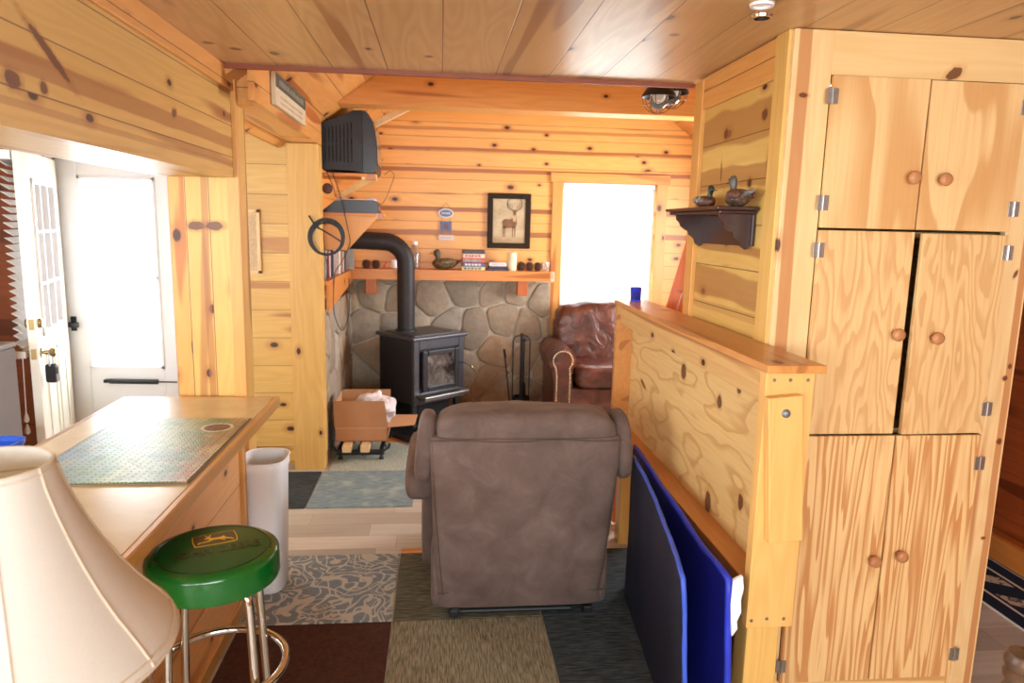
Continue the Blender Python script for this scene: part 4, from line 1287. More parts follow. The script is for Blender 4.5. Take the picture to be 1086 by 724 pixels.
def feathers(name, a, b, scale=60):
    t = NT(name); v, o = t.xyz()
    vo = t.n('ShaderNodeTexVoronoi', feature='F1'); t.l(v, vo.inputs['Vector']); vo.inputs['Scale'].default_value = scale
    return t.done(t.ramp(vo.outputs['Distance'], [(0.2, a), (0.6, b)]), .45)
M_f1 = feathers('chestnut_feathers', srgb(112, 70, 50), srgb(78, 46, 34))
M_f2 = feathers('grey_feathers', srgb(156, 150, 140), srgb(80, 74, 68))
M_f3 = feathers('brown_feathers', srgb(120, 96, 78), srgb(72, 56, 46))
M_head = plain('mallard_head', srgb(40, 52, 42), .3)
M_headg = plain('grey_head', srgb(88, 84, 78), .4)
M_bill = plain('duck_bill', srgb(84, 78, 60), .4)
M_wht = feathers('pale_blue_feathers', srgb(170, 190, 214), srgb(110, 126, 150))
duck('wooden duck with dark green head on the dark wall shelf, nearer the window', 1.085, 2.87, 1.839, math.radians(-80), .118, (M_f1, M_head, M_f2, M_f2, M_bill), 'figurine', 'duck figures on the wall shelf')
duck('wooden duck with grey head and pale blue wing tip on the dark wall shelf', 1.085, 2.55, 1.839, math.radians(95), .145, (M_f3, M_headg, M_f1, M_wht, M_bill), 'figurine', 'duck figures on the wall shelf')

# blue glass candle holder on the far end of the bed frame's top rail
t = NT('cobalt_glass'); t.done(srgb(40, 70, 200), .08, spec=.6); t.bs.inputs['Transmission Weight'].default_value = .75; M_cobalt = t.m
cg = thing('candle_glass', 'cobalt blue square glass on the far end of the wooden ledge before the window', 'candle holder', (1.055, 3.735, 1.362))
bm = B()
loft(bm, [(1.362, 1.055, 3.735, .025, .025, 6), (1.44, 1.055, 3.735, .028, .028, 6), (1.44, 1.055, 3.735, .0245, .0245, 6), (1.37, 1.055, 3.735, .022, .022, 6)], 32)
obj('glass', bm, M_cobalt, cg, smooth=40)
bm = B(); lathe(bm, [(.001, 1.371), (.018, 1.371), (.018, 1.41), (.001, 1.412)], (1.055, 3.735, 0), 20); obj('candle', bm, plain('blue_wax', srgb(150, 170, 220), .5), cg)

# orange plank leaning at the far end of the partition
bm = B()
d1, d2 = Vector((1.175, 3.34, 1.30 - 1.30)), Vector((1.42, 3.80, 0))
prism(bm, [(-.07, 0), (.07, 0), (.07, 1.97), (-.07, 1.97)], -.019, .019, 'y', Matrix.Translation((1.04, 3.93, 0)) @ Matrix.Rotation(math.radians(14.2), 4, 'Y') @ Matrix.Rotation(math.radians(-20), 4, 'Z'))
zmin = min(v.co.z for v in bm.verts)
bmesh.ops.translate(bm, vec=(0, 0, -zmin), verts=bm.verts)
solo('leaning_plank', bm, M_orange, 'orange stained plank leaning upright behind the far end of the partition wall', 'plank', (1.04, 3.93, 0))
bm = B(); tube(bm, curve_pts([(1.10, 3.20, 1.364), (1.105, 3.19, 1.40), (1.115, 3.18, 1.45), (1.12, 3.185, 1.47), (1.10, 3.19, 1.468)], 6), .002, 6)
solo('bent_wire', bm, M_steel, 'small bent metal wire standing on the wooden ledge by the partition', 'wire', (1.10, 3.2, 1.364))

# dark turned post near the camera at the lower right
bm = B()
lathe(bm, [(.02, 0), (.034, .0), (.034, .40), (.028, .42), (.036, .46), (.038, .66), (.029, .72), (.033, .78), (.035, .84), (.028, .855), (.036, .865), (.036, .875), (.030, .882), (.036, .892), (.037, .905), (.030, .918), (.012, .924), (.001, .925)], (1.185, 1.20, 0), 28)
solo('turned_post', bm, plain('brown_turned_wood', srgb(84, 60, 44), .35, var=.2, vs=18), 'dark brown turned wooden post end in the lower right corner', 'post', (1.185, 1.20, 0), smooth=40)

# ------------------------------------------------------------------ mantel shelves
ms = thing('mantel_shelf', 'long orange pine mantel shelf on the back stone wall under the deer picture', 'shelf', (.13, 6.6, 1.245))
bm = B(); prism(bm, [(-.80, 6.50), (1.02, 6.50), (1.05, 6.515), (1.062, 6.545), (1.062, 6.745), (-.80, 6.745)], 1.247, 1.34, 'z'); obj('shelf_board', bm, M_mantel, ms)
M_corbel = pine('corbel_wood', 'z', 'x', 9.0, 0.5, (190, 104, 46), (168, 84, 34), (130, 60, 24), 0.1, 0.0, groove=False)
for x in (-.675, .718):
    bm = B(); box(bm, x, x + .095, 6.53, 6.72, 1.11, 1.247, .004); obj('bracket', bm, M_corbel, ms)
ml = thing('mantel_shelf', 'short side mantel shelf on the left stone wall holding a row of video cases', 'shelf', (-.87, 5.8, 1.11))
bm = B(); box(bm, -.95, -.80, 5.104, 6.745, 1.305, 1.337, .003); obj('shelf_board', bm, M_mantely, ml)
bm = B(); prism(bm, [(5.104, 1.12), (6.497, 1.237), (6.497, 1.337), (5.104, 1.337)], -.800, -.782, 'x'); obj('front_board', bm, M_mantely, ml)
bm = B(); box(bm, -.95, -.83, 5.12, 5.2, 1.125, 1.305, .003); obj('bracket', bm, M_corbel, ml)

# video cases standing on the side mantel
cols = [((70, 60, 62), 'dark grey'), ((214, 208, 200), 'off white'), ((150, 60, 56), 'dull red'), ((196, 190, 182), 'light grey'), ((84, 78, 80), 'charcoal'),
        ((228, 226, 222), 'bright white'), ((222, 220, 214), 'plain white'), ((172, 140, 110), 'tan brown'), ((206, 170, 140), 'peach'), ((190, 186, 182), 'silver grey'), ((120, 110, 108), 'mid grey'), ((60, 54, 56), 'blackish')]
ordw = ['nearest the wooden post', 'second from the wooden post', 'third from the wooden post', 'fourth from the wooden post', 'fifth from the wooden post', 'sixth from the wooden post',
        'sixth from the stove pipe', 'fifth from the stove pipe', 'fourth from the stove pipe', 'third from the stove pipe', 'second from the stove pipe', 'just left of the stove pipe end']
y = 5.125
for k, (cc, nm) in enumerate(cols):
    th = (.034, .03, .036, .028, .032, .034, .05, .03, .034, .03, .036, .03)[k]
    hgt = (.20 + .012 * math.sin(k * 2.1)) if y < 5.98 else .172
    dpt = .115 + .006 * math.cos(k * 1.7)
    r = thing('video_case', nm + ' video case standing on the side mantel, ' + ordw[k], 'video case', (-.87, y + th / 2, 1.337), 0, 'video cases on the side mantel')
    m = plain('case_' + nm.replace(' ', '_'), srgb(*cc), .4, var=.12, vs=40)
    x1 = -.815 + .012 * math.sin(k * 3.3)
    bm = B(); box(bm, x1 - dpt, x1, y, y + th, 1.3375, 1.3375 + hgt, .002, 1); obj('case', bm, m, r)
    bm = B(); box(bm, x1, x1 + .0006, y + .004, y + th - .004, 1.3375 + .03, 1.3375 + hgt - .03); obj('spine_label', bm, plain('spine_' + nm.replace(' ', '_'), srgb(*(min(255, int(q * .55 + 110)) for q in cc)), .4, var=.3, vs=90), r)
    y += th + (.070 if k != 5 else .16)
r = thing('video_case', 'white wide video case facing the room beside the stove pipe end on the mantel corner', 'video case', (-.78, 6.42, 1.34))
bm = B(); box(bm, -.812, -.760, 6.40, 6.43, 1.341, 1.545, .003); obj('case', bm, plain('white_case', srgb(220, 224, 218), .4, var=.04), r)
bm = B(); box(bm, -.805, -.766, 6.3985, 6.40, 1.36, 1.53); obj('cover_sheet', bm, plain('cover_sheet', srgb(208, 214, 208), .5, var=.06), r)

# things on the back mantel
def pinecone(x, y, z, r, label, group=None):
    bm = B()
    rows = 8
    for j in range(rows):
        ph = -1.35 + 2.7 * j / (rows - 1)
        rr = r * math.cos(ph) * .80 + .004
        for i in range(9):
            a = 2 * PI * (i + .5 * (j % 2)) / 9
            c = (x + rr * math.cos(a), y + rr * math.sin(a), z + r + r * math.sin(ph) * 1.0)
            ball(bm, c, r * .26, 7, 5, (1, 1, .55))
    ball(bm, (x, y, z + r), r * .8, 12, 8)
    return solo('pine_cone', bm, M_cone, label, 'pine cone', (x, y, z), group, smooth=180)
M_cone = plain('pine_cone_brown', srgb(86, 54, 38), .8, var=.3, vs=50)
pinecone(.755, 6.60, 1.342, .038, 'brown pine cone on the mantel right beside the cream candle', 'pine cones on the mantel')
pinecone(.835, 6.61, 1.342, .037, 'brown pine cone in the middle of three right of the cream candle', 'pine cones on the mantel')
pinecone(.912, 6.60, 1.342, .037, 'brown pine cone next to the little clear glass on the mantel', 'pine cones on the mantel')
pinecone(-.672, 6.60, 1.342, .036, 'dark pine cone at the mantel corner beside the white video case', 'pine cones on the mantel')
pinecone(-.585, 6.60, 1.342, .036, 'dark pine cone on the mantel just left of the red striped stick', 'pine cones on the mantel')
bm = B(); tube(bm, [(-.515, 6.60, 1.346), (-.49, 6.60, 1.40)], .007, 8)
solo('striped_stick', bm, plain('red_white', srgb(214, 90, 70), .4, var=.5, vs=60), 'short red and white stick leaning on the mantel left of the stove pipe', 'stick', (-.51, 6.6, 1.34))
bm = B(); lathe(bm, [(.02, 1.341), (.028, 1.345), (.032, 1.42), (.029, 1.42), (.025, 1.35), (.001, 1.348)], (-.42, 6.64, 0), 20)
solo('white_cup', bm, M_white, 'small white cup on the mantel close behind the stove pipe', 'cup', (-.42, 6.64, 1.341), smooth=40)
t = NT('clear_glass'); t.done((.95, .95, .93, 1), .04); t.bs.inputs['Transmission Weight'].default_value = .9; M_clear = t.m
jr = thing('glass_jar', 'tall clear glass jar with white cap on the mantel right of the stove pipe', 'jar', (-.235, 6.62, 1.341))
bm = B(); lathe(bm, [(.001, 1.341), (.045, 1.342), (.05, 1.36), (.05, 1.47), (.04, 1.52), (.026, 1.54), (.026, 1.565), (.022, 1.565), (.022, 1.54), (.036, 1.515), (.046, 1.47), (.046, 1.36), (.001, 1.35)], (-.235, 6.62, 0), 28); obj('body', bm, M_clear, jr, smooth=50)
bm = B(); lathe(bm, [(.001, 1.565), (.03, 1.565), (.03, 1.592), (.001, 1.594)], (-.235, 6.62, 0), 20); obj('cap', bm, M_white, jr)
M_g1 = feathers('green_brown_feathers', srgb(132, 116, 78), srgb(84, 72, 46), 40)
duck('large green brown wooden duck decoy on the mantel left of the stacked game boxes', .04, 6.61, 1.341, math.radians(180), .232, (M_g1, plain('decoy_head', srgb(80, 78, 56), .5), M_g1, M_g1, plain('decoy_bill', srgb(206, 132, 60), .5)))
stk = [((226, 206, 130), (60, 70, 110), 'pale yellow', .215, .032, 0, 'bottom of the mixed stack'), ((70, 96, 160), (230, 220, 200), 'blue and cream', .205, .036, .03, 'second from the bottom of the mixed stack'), ((206, 92, 62), (110, 170, 160), 'orange and teal', .205, .041, -.02, 'middle of the mixed stack'),
       ((226, 210, 190), (190, 60, 60), 'white and red', .20, .038, .02, 'second from the top of the mixed stack'), ((66, 62, 70), (80, 76, 84), 'dark grey', .205, .032, .02, 'topmost of the mixed stack')]
z = 1.341
for c1, c2, nm, w, h, rot, wh in stk:
    cx_, cy_ = .306, 6.60
    r = thing('game_box', nm + ' thin box, ' + wh + ' on the mantel', 'box', (cx_, cy_, z), rot, 'stacked boxes on the mantel')
    bm = B(); box(bm, -w / 2, w / 2, -.07, .07, .0005, h, .002, 1); obj('box_body', bm, plain('box_' + nm.replace(' ', '_'), srgb(*c1), .45, var=.25, vs=30), r, world=False)
    bm = B()
    for q in range(5):
        a = -w / 2 + .02 + q * (w - .05) / 5
        box(bm, a, a + (w - .05) / 5 * .72, -.0706, -.0700, h * .28, h * .75)
    obj('spine_print', bm, plain('print_' + nm.replace(' ', '_'), srgb(*c2), .45, var=.3, vs=50), r, world=False)
    z += h + .001
for nm, c1, x0, x1, z0, h in (('black and blue', (34, 40, 70), .425, .625, 1.341, .018), ('black', (32, 30, 32), .445, .615, 1.360, .02), ('white', (226, 216, 216), .45, .61, 1.381, .034)):
    r = thing('flat_case', nm + ' flat case lying on the mantel between the box stack and the candle', 'case', ((x0 + x1) / 2, 6.6, z0), 0, 'flat cases beside the candle')
    bm = B(); box(bm, x0, x1, 6.53, 6.66, z0, z0 + h, .003, 1); obj('case', bm, plain('flat_' + nm.replace(' ', '_'), srgb(*c1), .4, var=.1), r)
    bm = B(); box(bm, x0 + .02, x1 - .02, 6.5294, 6.53, z0 + h * .3, z0 + h * .7); obj('label_strip', bm, plain('strip_' + nm.replace(' ', '_'), srgb(*(int(q * .6 + 60) for q in c1)), .5, var=.2), r)
cn = thing('pillar_candle', 'cream pillar candle standing on the mantel right under the deer picture', 'candle', (.668, 6.60, 1.341))
bm = B(); lathe(bm, [(.001, 1.341), (.043, 1.341), (.044, 1.345), (.044, 1.50), (.040, 1.508), (.034, 1.504), (.001, 1.498)], (.668, 6.60, 0), 28); obj('wax', bm, plain('cream_wax', srgb(236, 222, 184), .5, var=.03), cn, smooth=40)
bm = B(); tube(bm, [(.668, 6.60, 1.497), (.670, 6.60, 1.515)], .0015, 6); obj('wick', bm, M_black, cn)
bm = B(); lathe(bm, [(.001, 1.341), (.03, 1.342), (.036, 1.40), (.036, 1.425), (.033, 1.425), (.032, 1.40), (.026, 1.348), (.001, 1.347)], (.985, 6.61, 0), 22)
solo('votive_glass', bm, M_clear, 'little clear glass at the right end of the mantel by the pine cones', 'glass', (.985, 6.61, 1.341), smooth=50)

# ------------------------------------------------------------------ framed deer picture and the hanging signs
pf = thing('picture_frame', 'dark framed picture of a standing deer on the back wall beside the window', 'picture', (.643, 6.73, 1.54))
bm = B()
X0, X1, Z0, Z1, fw = .44, .848, 1.54, 2.052, .052
for (a, b, c_, d) in ((X0, X1, Z1 - fw, Z1), (X0, X1, Z0, Z0 + fw), (X0, X0 + fw, Z0 + fw, Z1 - fw), (X1 - fw, X1, Z0 + fw, Z1 - fw)):
    box(bm, a, b, 6.715, 6.748, c_, d, .006)
obj('frame', bm, plain('dark_frame_wood', srgb(44, 32, 18), .6, var=.2, vs=25, spec=.2), pf)
t = NT('print_paper'); v, o = t.xyz()
n1 = t.noise(v, 8.0, 4.0, .6); n2 = t.noise(v, 30.0, 3.0)
c = t.ramp(n1, [(.3, srgb(172, 152, 116)), (.7, srgb(206, 188, 150))])
gr = t.step(t.math('ADD', o[2], t.math('MULTIPLY', n1, .12)), .20, .10)
c = t.mix(t.math('MULTIPLY', gr, .6), c, srgb(150, 110, 70))
c = t.mix(t.math('MULTIPLY', t.step(n2, .5, .7), .2), c, srgb(120, 98, 66))
bm = B(); box(bm, X0 + fw, X1 - fw, 6.728, 6.74, Z0 + fw, Z1 - fw); pr_ = obj('print', bm, t.done(c, .5), pf)
bm = B()
def dp(pts, d=6.7265):
    prism(bm, [(.665 + a * .135, Z0 + fw + .035 + b * .285) for a, b in pts], d, 6.7285, 'y')
dp([(-.62, .46), (-.66, .58), (-.45, .66), (-.1, .65), (.08, .70), (.16, .84), (.30, .84), (.38, .70), (.40, .50), (.30, .38), (.05, .38), (-.3, .36), (-.55, .36)])
for x, w in ((-.56, .05), (-.44, .045), (.10, .05), (.26, .05)):
    dp([(x - w, .42), (x + w, .42), (x + w * .7, .22), (x + w * .6, .06), (x - w * .6, .06), (x - w * .7, .22)])
dp([(.12, .80), (.10, .90), (.02, .97), (.14, .95), (.18, .97), (.28, .97), (.32, .95), (.44, .97), (.36, .90), (.32, .80), (.28, .70), (.20, .70)], 6.726)
obj('deer_body', bm, plain('deer_brown', srgb(126, 90, 58), .6, var=.25, vs=40), pr_)
bm = B()
dp([(.08, .70), (.14, .78), (.30, .78), (.36, .70), (.30, .58), (.14, .58)], 6.7255); obj('deer_bib', bm, plain('deer_pale', srgb(196, 170, 130), .6), pr_)
bm = B()
q = lambda a, b: (.665 + a * .135, 6.7265, Z0 + fw + .035 + b * .285)
for s in (-1, 1):
    tube(bm, curve_pts([q(.23 + .06 * s, .97), q(.23 + .34 * s, 1.02), q(.23 + .52 * s, 1.14), q(.23 + .50 * s, 1.28), q(.23 + .34 * s, 1.34)], 5), .003, 6)
    for a, b0, l in ((.22, 1.0, .16), (.36, 1.03, .20), (.48, 1.10, .16)): tube(bm, [q(.23 + a * s, b0), q(.23 + (a - .05) * s, b0 + l)], .0022, 6)
bmesh.ops.translate(bm, vec=(0, 0, -.012), verts=bm.verts)
obj('deer_antlers', bm, plain('antler', srgb(88, 66, 44), .6), pr_)

hs = thing('hanging_sign', 'small blue and white three piece hanging sign on the back wall above the duck decoy', 'sign', (.052, 6.742, 1.6))
M_sblue = plain('sign_blue', srgb(96, 112, 150), .5, var=.25, vs=70)
M_swht = plain('sign_white', srgb(216, 214, 214), .5, var=.05)
bm = B(); loft(bm, [(6.735, .052, 1.855, .072, .044, 2), (6.743, .052, 1.855, .072, .044, 2)], 36, 'y'); a_ = obj('oval_plaque', bm, M_swht, hs)
bm = B(); loft(bm, [(6.7338, .052, 1.855, .058, .032, 2), (6.735, .052, 1.855, .058, .032, 2)], 36, 'y'); obj('oval_field', bm, M_sblue, a_)
bm = B()
for k in range(5): box(bm, .012 + k * .017, .022 + k * .017, 6.7332, 6.7338, 1.845, 1.865)
obj('oval_marks', bm, M_swht, a_)
bm = B(); box(bm, 0.0, .106, 6.735, 6.743, 1.69, 1.778, .002); b_ = obj('square_plaque', bm, M_sblue, hs)
bm = B(); box(bm, .03, .076, 6.7338, 6.735, 1.712, 1.756); obj('square_picture', bm, plain('sign_brown', srgb(120, 84, 84), .5, var=.3, vs=80), b_)
bm = B(); box(bm, -.018, .13, 6.735, 6.743, 1.604, 1.655, .002); c_ = obj('bottom_plaque', bm, plain('sign_pink', srgb(226, 196, 178), .5, var=.06), hs)
bm = B(); box(bm, -.005, .117, 6.7338, 6.735, 1.615, 1.644); cc_ = obj('bottom_field', bm, M_swht, c_)
bm = B()
for k in range(7): box(bm, .004 + k * .015, .013 + k * .015, 6.7332, 6.7338, 1.625, 1.634)
obj('bottom_marks', bm, plain('mark_red', srgb(176, 110, 100), .5), c_)
bm = B()
tube(bm, [(.0, 6.74, 1.885), (.052, 6.744, 1.955), (.104, 6.74, 1.885)], .0018, 6)
for x in (.015, .09): tube(bm, [(x, 6.74, 1.82), (x, 6.74, 1.775)], .0018, 6); tube(bm, [(x, 6.74, 1.695), (x, 6.74, 1.65)], .0018, 6)
obj('cord', bm, plain('sign_cord', srgb(90, 66, 50), .8), hs)

# ------------------------------------------------------------------ wood stove, set at an angle in the corner
N = (-.22, 5.85)
SM = Matrix.Translation((N[0], N[1], 0)) @ Matrix.Rotation(math.radians(40), 4, 'Z')
sv = thing('wood_stove', 'black cast iron wood stove with glass door in the stone corner', 'stove', (N[0], N[1], 0), math.radians(40))
M_iron = plain('stove_iron', srgb(48, 48, 52), .42, .35, var=.15, vs=30, bump=.1)
M_ironl = plain('stove_iron_light', srgb(78, 78, 84), .35, .4, var=.12, vs=30)
def L(name, bm, m, par=sv, sm=None): return obj(name, bm, m, par, world=False, smooth=sm)
bm = B(); box(bm, 0, .56, .015, .48, .235, .785, .008); L('body', bm, M_iron)
bm = B(); box(bm, -.025, .585, -.035, .505, .785, .815, .010, 3); box(bm, .04, .52, .03, .44, .813, .822, .003); L('top_plate', bm, M_ironl)
bm = B()
for a, b, z0, z1 in ((.0, .06, .235, .785), (.50, .56, .235, .785), (.06, .50, .705, .785), (.06, .50, .235, .335)): box(bm, a, b, -.012, .02, z0, z1, .005)
L('front_surround', bm, M_ironl)
bm = B()
x0, x1, z0, z1, w = .075, .485, .345, .695, .055
ch = .05
outer = [(x0, z0), (x1, z0), (x1, z1 - ch), (x1 - ch, z1), (x0 + ch, z1), (x0, z1 - ch)]
for a, b, c1, d in ((x0, x0 + w, z0, z1), (x1 - w, x1, z0, z1), (x0 + w, x1 - w, z1 - w * .8, z1), (x0 + w, x1 - w, z0, z0 + w * .8)): box(bm, a, b, -.042, -.010, c1, d, .008)
dr = L('door', bm, M_iron)
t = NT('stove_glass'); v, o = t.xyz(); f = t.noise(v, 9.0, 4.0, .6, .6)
c = t.ramp(f, [(.38, srgb(40, 36, 34)), (.56, srgb(96, 92, 88)), (.72, srgb(150, 146, 140))])  # pale reflection on the glass painted into its colour as grey clouding
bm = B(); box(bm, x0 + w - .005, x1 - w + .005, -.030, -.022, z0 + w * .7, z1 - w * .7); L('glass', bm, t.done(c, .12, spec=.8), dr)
bm = B()
tube(bm, curve_pts([(.47, -.04, .56), (.50, -.07, .56), (.54, -.085, .545), (.565, -.09, .53)], 5), .006, 8); L('handle_rod', bm, M_iron, dr)
bm = B(); tube(bm, [(.56 + .0022 * k, -.09 - .0007 * k + .010 * math.cos(k * 1.2), .532 - .0026 * k + .010 * math.sin(k * 1.2)) for k in range(34)], .003, 6); L('coil_handle', bm, M_brass, dr)
bm = B(); box(bm, .03, .53, -.125, .0, .30, .322, .006); box(bm, .05, .51, -.10, .0, .28, .30); L('ash_lip', bm, plain('lip_metal', srgb(120, 118, 116), .3, .7))
bm = B(); box(bm, .10, .46, .06, .42, .02, .235, .01); box(bm, .06, .50, .03, .45, .02, .04, .004); L('pedestal', bm, M_dull)
for x in (.02, .50):
    for y_ in (.02, .42):
        bm = B(); prism(bm, [(x, 0.03), (x + .03, .03), (x + .04, .235), (x - .01, .235)], y_, y_ + .035, 'y'); L('leg', bm, M_iron)
ht = thing('hearth_tray', 'black metal hearth tray on the floor under the wood stove', 'tray', (N[0], N[1], 0), math.radians(40))
bm = B(); box(bm, -.215, .66, -.42, .55, .009, .018, .003)
for a, b, c1, d in ((-.215, .66, -.42, -.405), (-.215, -.20, -.42, .55), (.645, .66, -.42, .55)): box(bm, a, b, c1, d, .018, .045, .003)
obj('tray_plate', bm, M_black, ht, world=False)
sh_ = thing('ash_shovel', 'small grey ash shovel lying on the black hearth tray beside the box', 'shovel', (N[0], N[1], .02), math.radians(40))
bm = B(); prism(bm, [(-.12, -.30), (-.02, -.28), (-.0, -.17), (-.10, -.17)], .019, .024, 'z'); box(bm, -.12, .0, -.178, -.17, .019, .05, .002); obj('pan', bm, plain('grey_iron', srgb(84, 84, 88), .4, .5), sh_, world=False) if False else None
bm.free()
bm = B(); prism(bm, [(-.13, -.32), (-.02, -.30), (-.01, -.18), (-.11, -.18)], .000, .005, 'z'); box(bm, -.11, -.01, -.186, -.18, .0, .03, .002); obj('pan', bm, plain('grey_iron', srgb(96, 96, 100), .4, .5), sh_, world=False)
bm = B(); tube(bm, [(-.06, -.183, .02), (-.05, -.02, .035)], .007, 8); ball(bm, (-.05, -.02, .035), .012); obj('handle', bm, M_black, sh_, world=False)

sp_ = thing('stove_pipe', 'black stove pipe rising from the wood stove and elbowing into the left wall', 'pipe', (-.296, 6.235, .82))
px_, py_ = -.296, 6.235
pts = [(px_, py_, .822), (px_, py_, 1.0), (px_, py_, 1.2), (px_, py_, 1.40)]
for k in range(1, 10):
    a = PI / 2 * k / 9
    pts.append((px_ - .19 * (1 - math.cos(a)), py_, 1.405 + .19 * math.sin(a)))
pts += [(-.62, py_, 1.60), (-.80, py_, 1.602), (-.952, py_, 1.604)]
bm = B(); tube(bm, pts, .076, 28); obj('pipe', bm, plain('pipe_black', srgb(44, 42, 42), .55, .2, var=.12), sp_, smooth=60)
bm = B(); lathe(bm, [(.074, .816), (.092, .817), (.092, .835), (.074, .84)], (px_, py_, 0), 28); obj('collar', bm, M_iron, sp_)
for z in (.98, 1.40):
    bm = B(); tube(bm, [(px_, py_, z), (px_, py_, z + .012)], .0775, 28); obj('seam_band', bm, M_iron, sp_)
for x in (-.49, -.56):
    bm = B(); tube(bm, [(x, py_, 1.5965), (x - .008, py_, 1.597)], .0778, 28); obj('seam_band', bm, M_iron, sp_)
bm = B()
for x, z in ((-.52, 1.60), (-.44, 1.56)): lathe(bm, [(.006, -.0765), (.004, -.080)], (x, py_, z), 8, 'y')
obj('rivet', bm, M_iron, sp_)

# fire tools
ft = thing('fire_tool_stand', 'black iron fireplace tool stand by the stone wall left of the leather armchair', 'tool stand', (.765, 6.50, 0))
bm = B(); lathe(bm, [(.001, .006), (.085, .006), (.085, .02), (.03, .035), (.012, .05)], (.765, 6.50, 0), 24); lathe(bm, [(.06, .02), (.075, .16), (.07, .16), (.055, .03)], (.765, 6.50, 0), 24); obj('base', bm, M_black, ft)
bm = B(); tube(bm, [(.765, 6.50, .03), (.765, 6.50, .74)], .013, 10); obj('pole', bm, M_black, ft)
bm = B()
for s in (-1, 1):
    tube(bm, [(.765 + s * .078, 6.50, .05), (.765 + s * .080, 6.50, .70), (.765 + s * .055, 6.50, .735), (.765, 6.50, .745)], .006, 8)
tube(bm, [(.765, 6.43, .05), (.765, 6.43, .70), (.765, 6.46, .735), (.765, 6.50, .745)], .006, 8)
ball(bm, (.765, 6.50, .75), .016)
obj('hoop_frame', bm, M_black, ft)
bh = thing('hearth_brush', 'black hearth brush hanging inside the iron fireplace tool stand', 'brush', (.785, 6.47, .1))
bm = B(); tube(bm, [(.785, 6.47, .28), (.785, 6.47, .70)], .008, 8); ball(bm, (.785, 6.47, .705), .016); obj('handle', bm, M_black, bh)
bm = B(); lathe(bm, [(.012, .30), (.022, .27), (.026, .12), (.022, .11)], (.785, 6.47, 0), 16); obj('bristles', bm, M_dull, bh)
pk = thing('fire_poker', 'thin iron poker leaning against the left side of the fireplace tool stand', 'poker', (.64, 6.5, 0))
bm = B(); tube(bm, [(.668, 6.44, .010), (.612, 6.56, .56)], .007, 8); obj('rod', bm, M_black, pk)
bm = B(); tube(bm, [(.62, 6.55, .52), (.606, 6.568, .60)], .011, 10); obj('grip', bm, M_dull, pk)

# ------------------------------------------------------------------ cardboard box on an iron log rack with two wood blocks
lr = thing('log_rack', 'low black iron log rack on the floor under the cardboard box', 'rack', (-.59, 5.32, 0))
bm = B()
for y_ in (5.16, 5.46):
    tube(bm, [(-.788, y_, .155), (-.790, y_, .12), (-.76, y_, .073), (-.41, y_, .073), (-.375, y_, .10), (-.37, y_, .125)], .010, 8)
for x in (-.74, -.59, -.43): box(bm, x - .015, x + .015, 5.14, 5.48, .065, .085, .003)
box(bm, -.76, -.41, 5.17, 5.175, .035, .075, .001)
obj('frame', bm, M_black, lr)
for x in (-.73, -.43):
    for y_ in (5.16, 5.46):
        bm = B(); lathe(bm, [(.018, .009), (.018, .02), (.009, .035), (.009, .07)], (x, y_, 0), 12); obj('foot', bm, M_black, lr)
M_fire = pine('firewood', 'y', 'x', 9.0, 0.5, (232, 200, 152), (210, 170, 118), (180, 130, 80), .1, .0, groove=False)
for x, nm in ((-.705, 'left'), (-.575, 'right')):
    bm = B(); box(bm, x, x + .065, 5.07, 5.47, .0865, .139, .004)
    solo('wood_block', bm, M_fire, 'pale sawn wood block sticking out under the cardboard box, %s one of two' % nm, 'wood block', (x + .032, 5.27, .0865), 'wood blocks under the box')
M_card = plain('cardboard', srgb(178, 128, 88), .8, var=.06, vs=8)
M_cardin = plain('cardboard_inside', srgb(196, 150, 108), .8, var=.06, vs=8)
cx = thing('cardboard_box', 'open brown cardboard box with raised flaps beside the wood stove', 'box', (-.578, 5.34, .14))
bx0, bx1, by0, by1, bz0, bz1 = -.768, -.385, 5.17, 5.52, .1405, .25
bm = B()
box(bm, bx0, bx1, by0, by1, bz0, bz0 + .004)
box(bm, bx0, bx1, by0, by0 + .004, bz0, bz1); box(bm, bx0, bx1, by1 - .004, by1, bz0, bz1)
box(bm, bx0, bx0 + .004, by0, by1, bz0, bz1); box(bm, bx1 - .004, bx1, by0, by1, bz0, bz1)
obj('body', bm, M_card, cx)
bm = B(); prism(bm, [(bx0 - .005, bz1 + .001), (bx1 + .004, bz1 + .001), (bx1 - .02, .452), (bx0 - .008, .452)], by0 - .001, by0 + .003, 'y', Matrix.Translation((0, by0, bz1)) @ Matrix.Rotation(math.radians(3), 4, 'X') @ Matrix.Translation((0, -by0, -bz1))); obj('flap', bm, M_card, cx)
bm = B(); prism(bm, [(bx0, bz1 + .001), (bx1, bz1 + .001), (bx1, .455), (bx0 + .01, .455)], by1 - .003, by1 + .001, 'y', Matrix.Translation((0, by1, bz1)) @ Matrix.Rotation(math.radians(-4), 4, 'X') @ Matrix.Translation((0, -by1, -bz1))); obj('flap', bm, M_cardin, cx)
bm = B(); prism(bm, [(by0 + .01, bz1 + .001), (by1 - .01, bz1 + .001), (by1 - .015, .45), (by0 + .015, .45)], bx0, bx0 + .004, 'x', Matrix.Translation((bx0, 0, bz1)) @ Matrix.Rotation(math.radians(2), 4, 'Y') @ Matrix.Translation((-bx0, 0, -bz1))); obj('flap', bm, M_cardin, cx)
bm = B(); prism(bm, [(bx1, by0), (bx1 + .20, by0 + .03), (bx1 + .215, by1 - .03), (bx1, by1)], bz1 - .002, bz1 + .002, 'z', Matrix.Translation((bx1, 0, bz1)) @ Matrix.Rotation(math.radians(-2), 4, 'Y') @ Matrix.Translation((-bx1, 0, -bz1))); obj('flap', bm, M_cardin, cx)
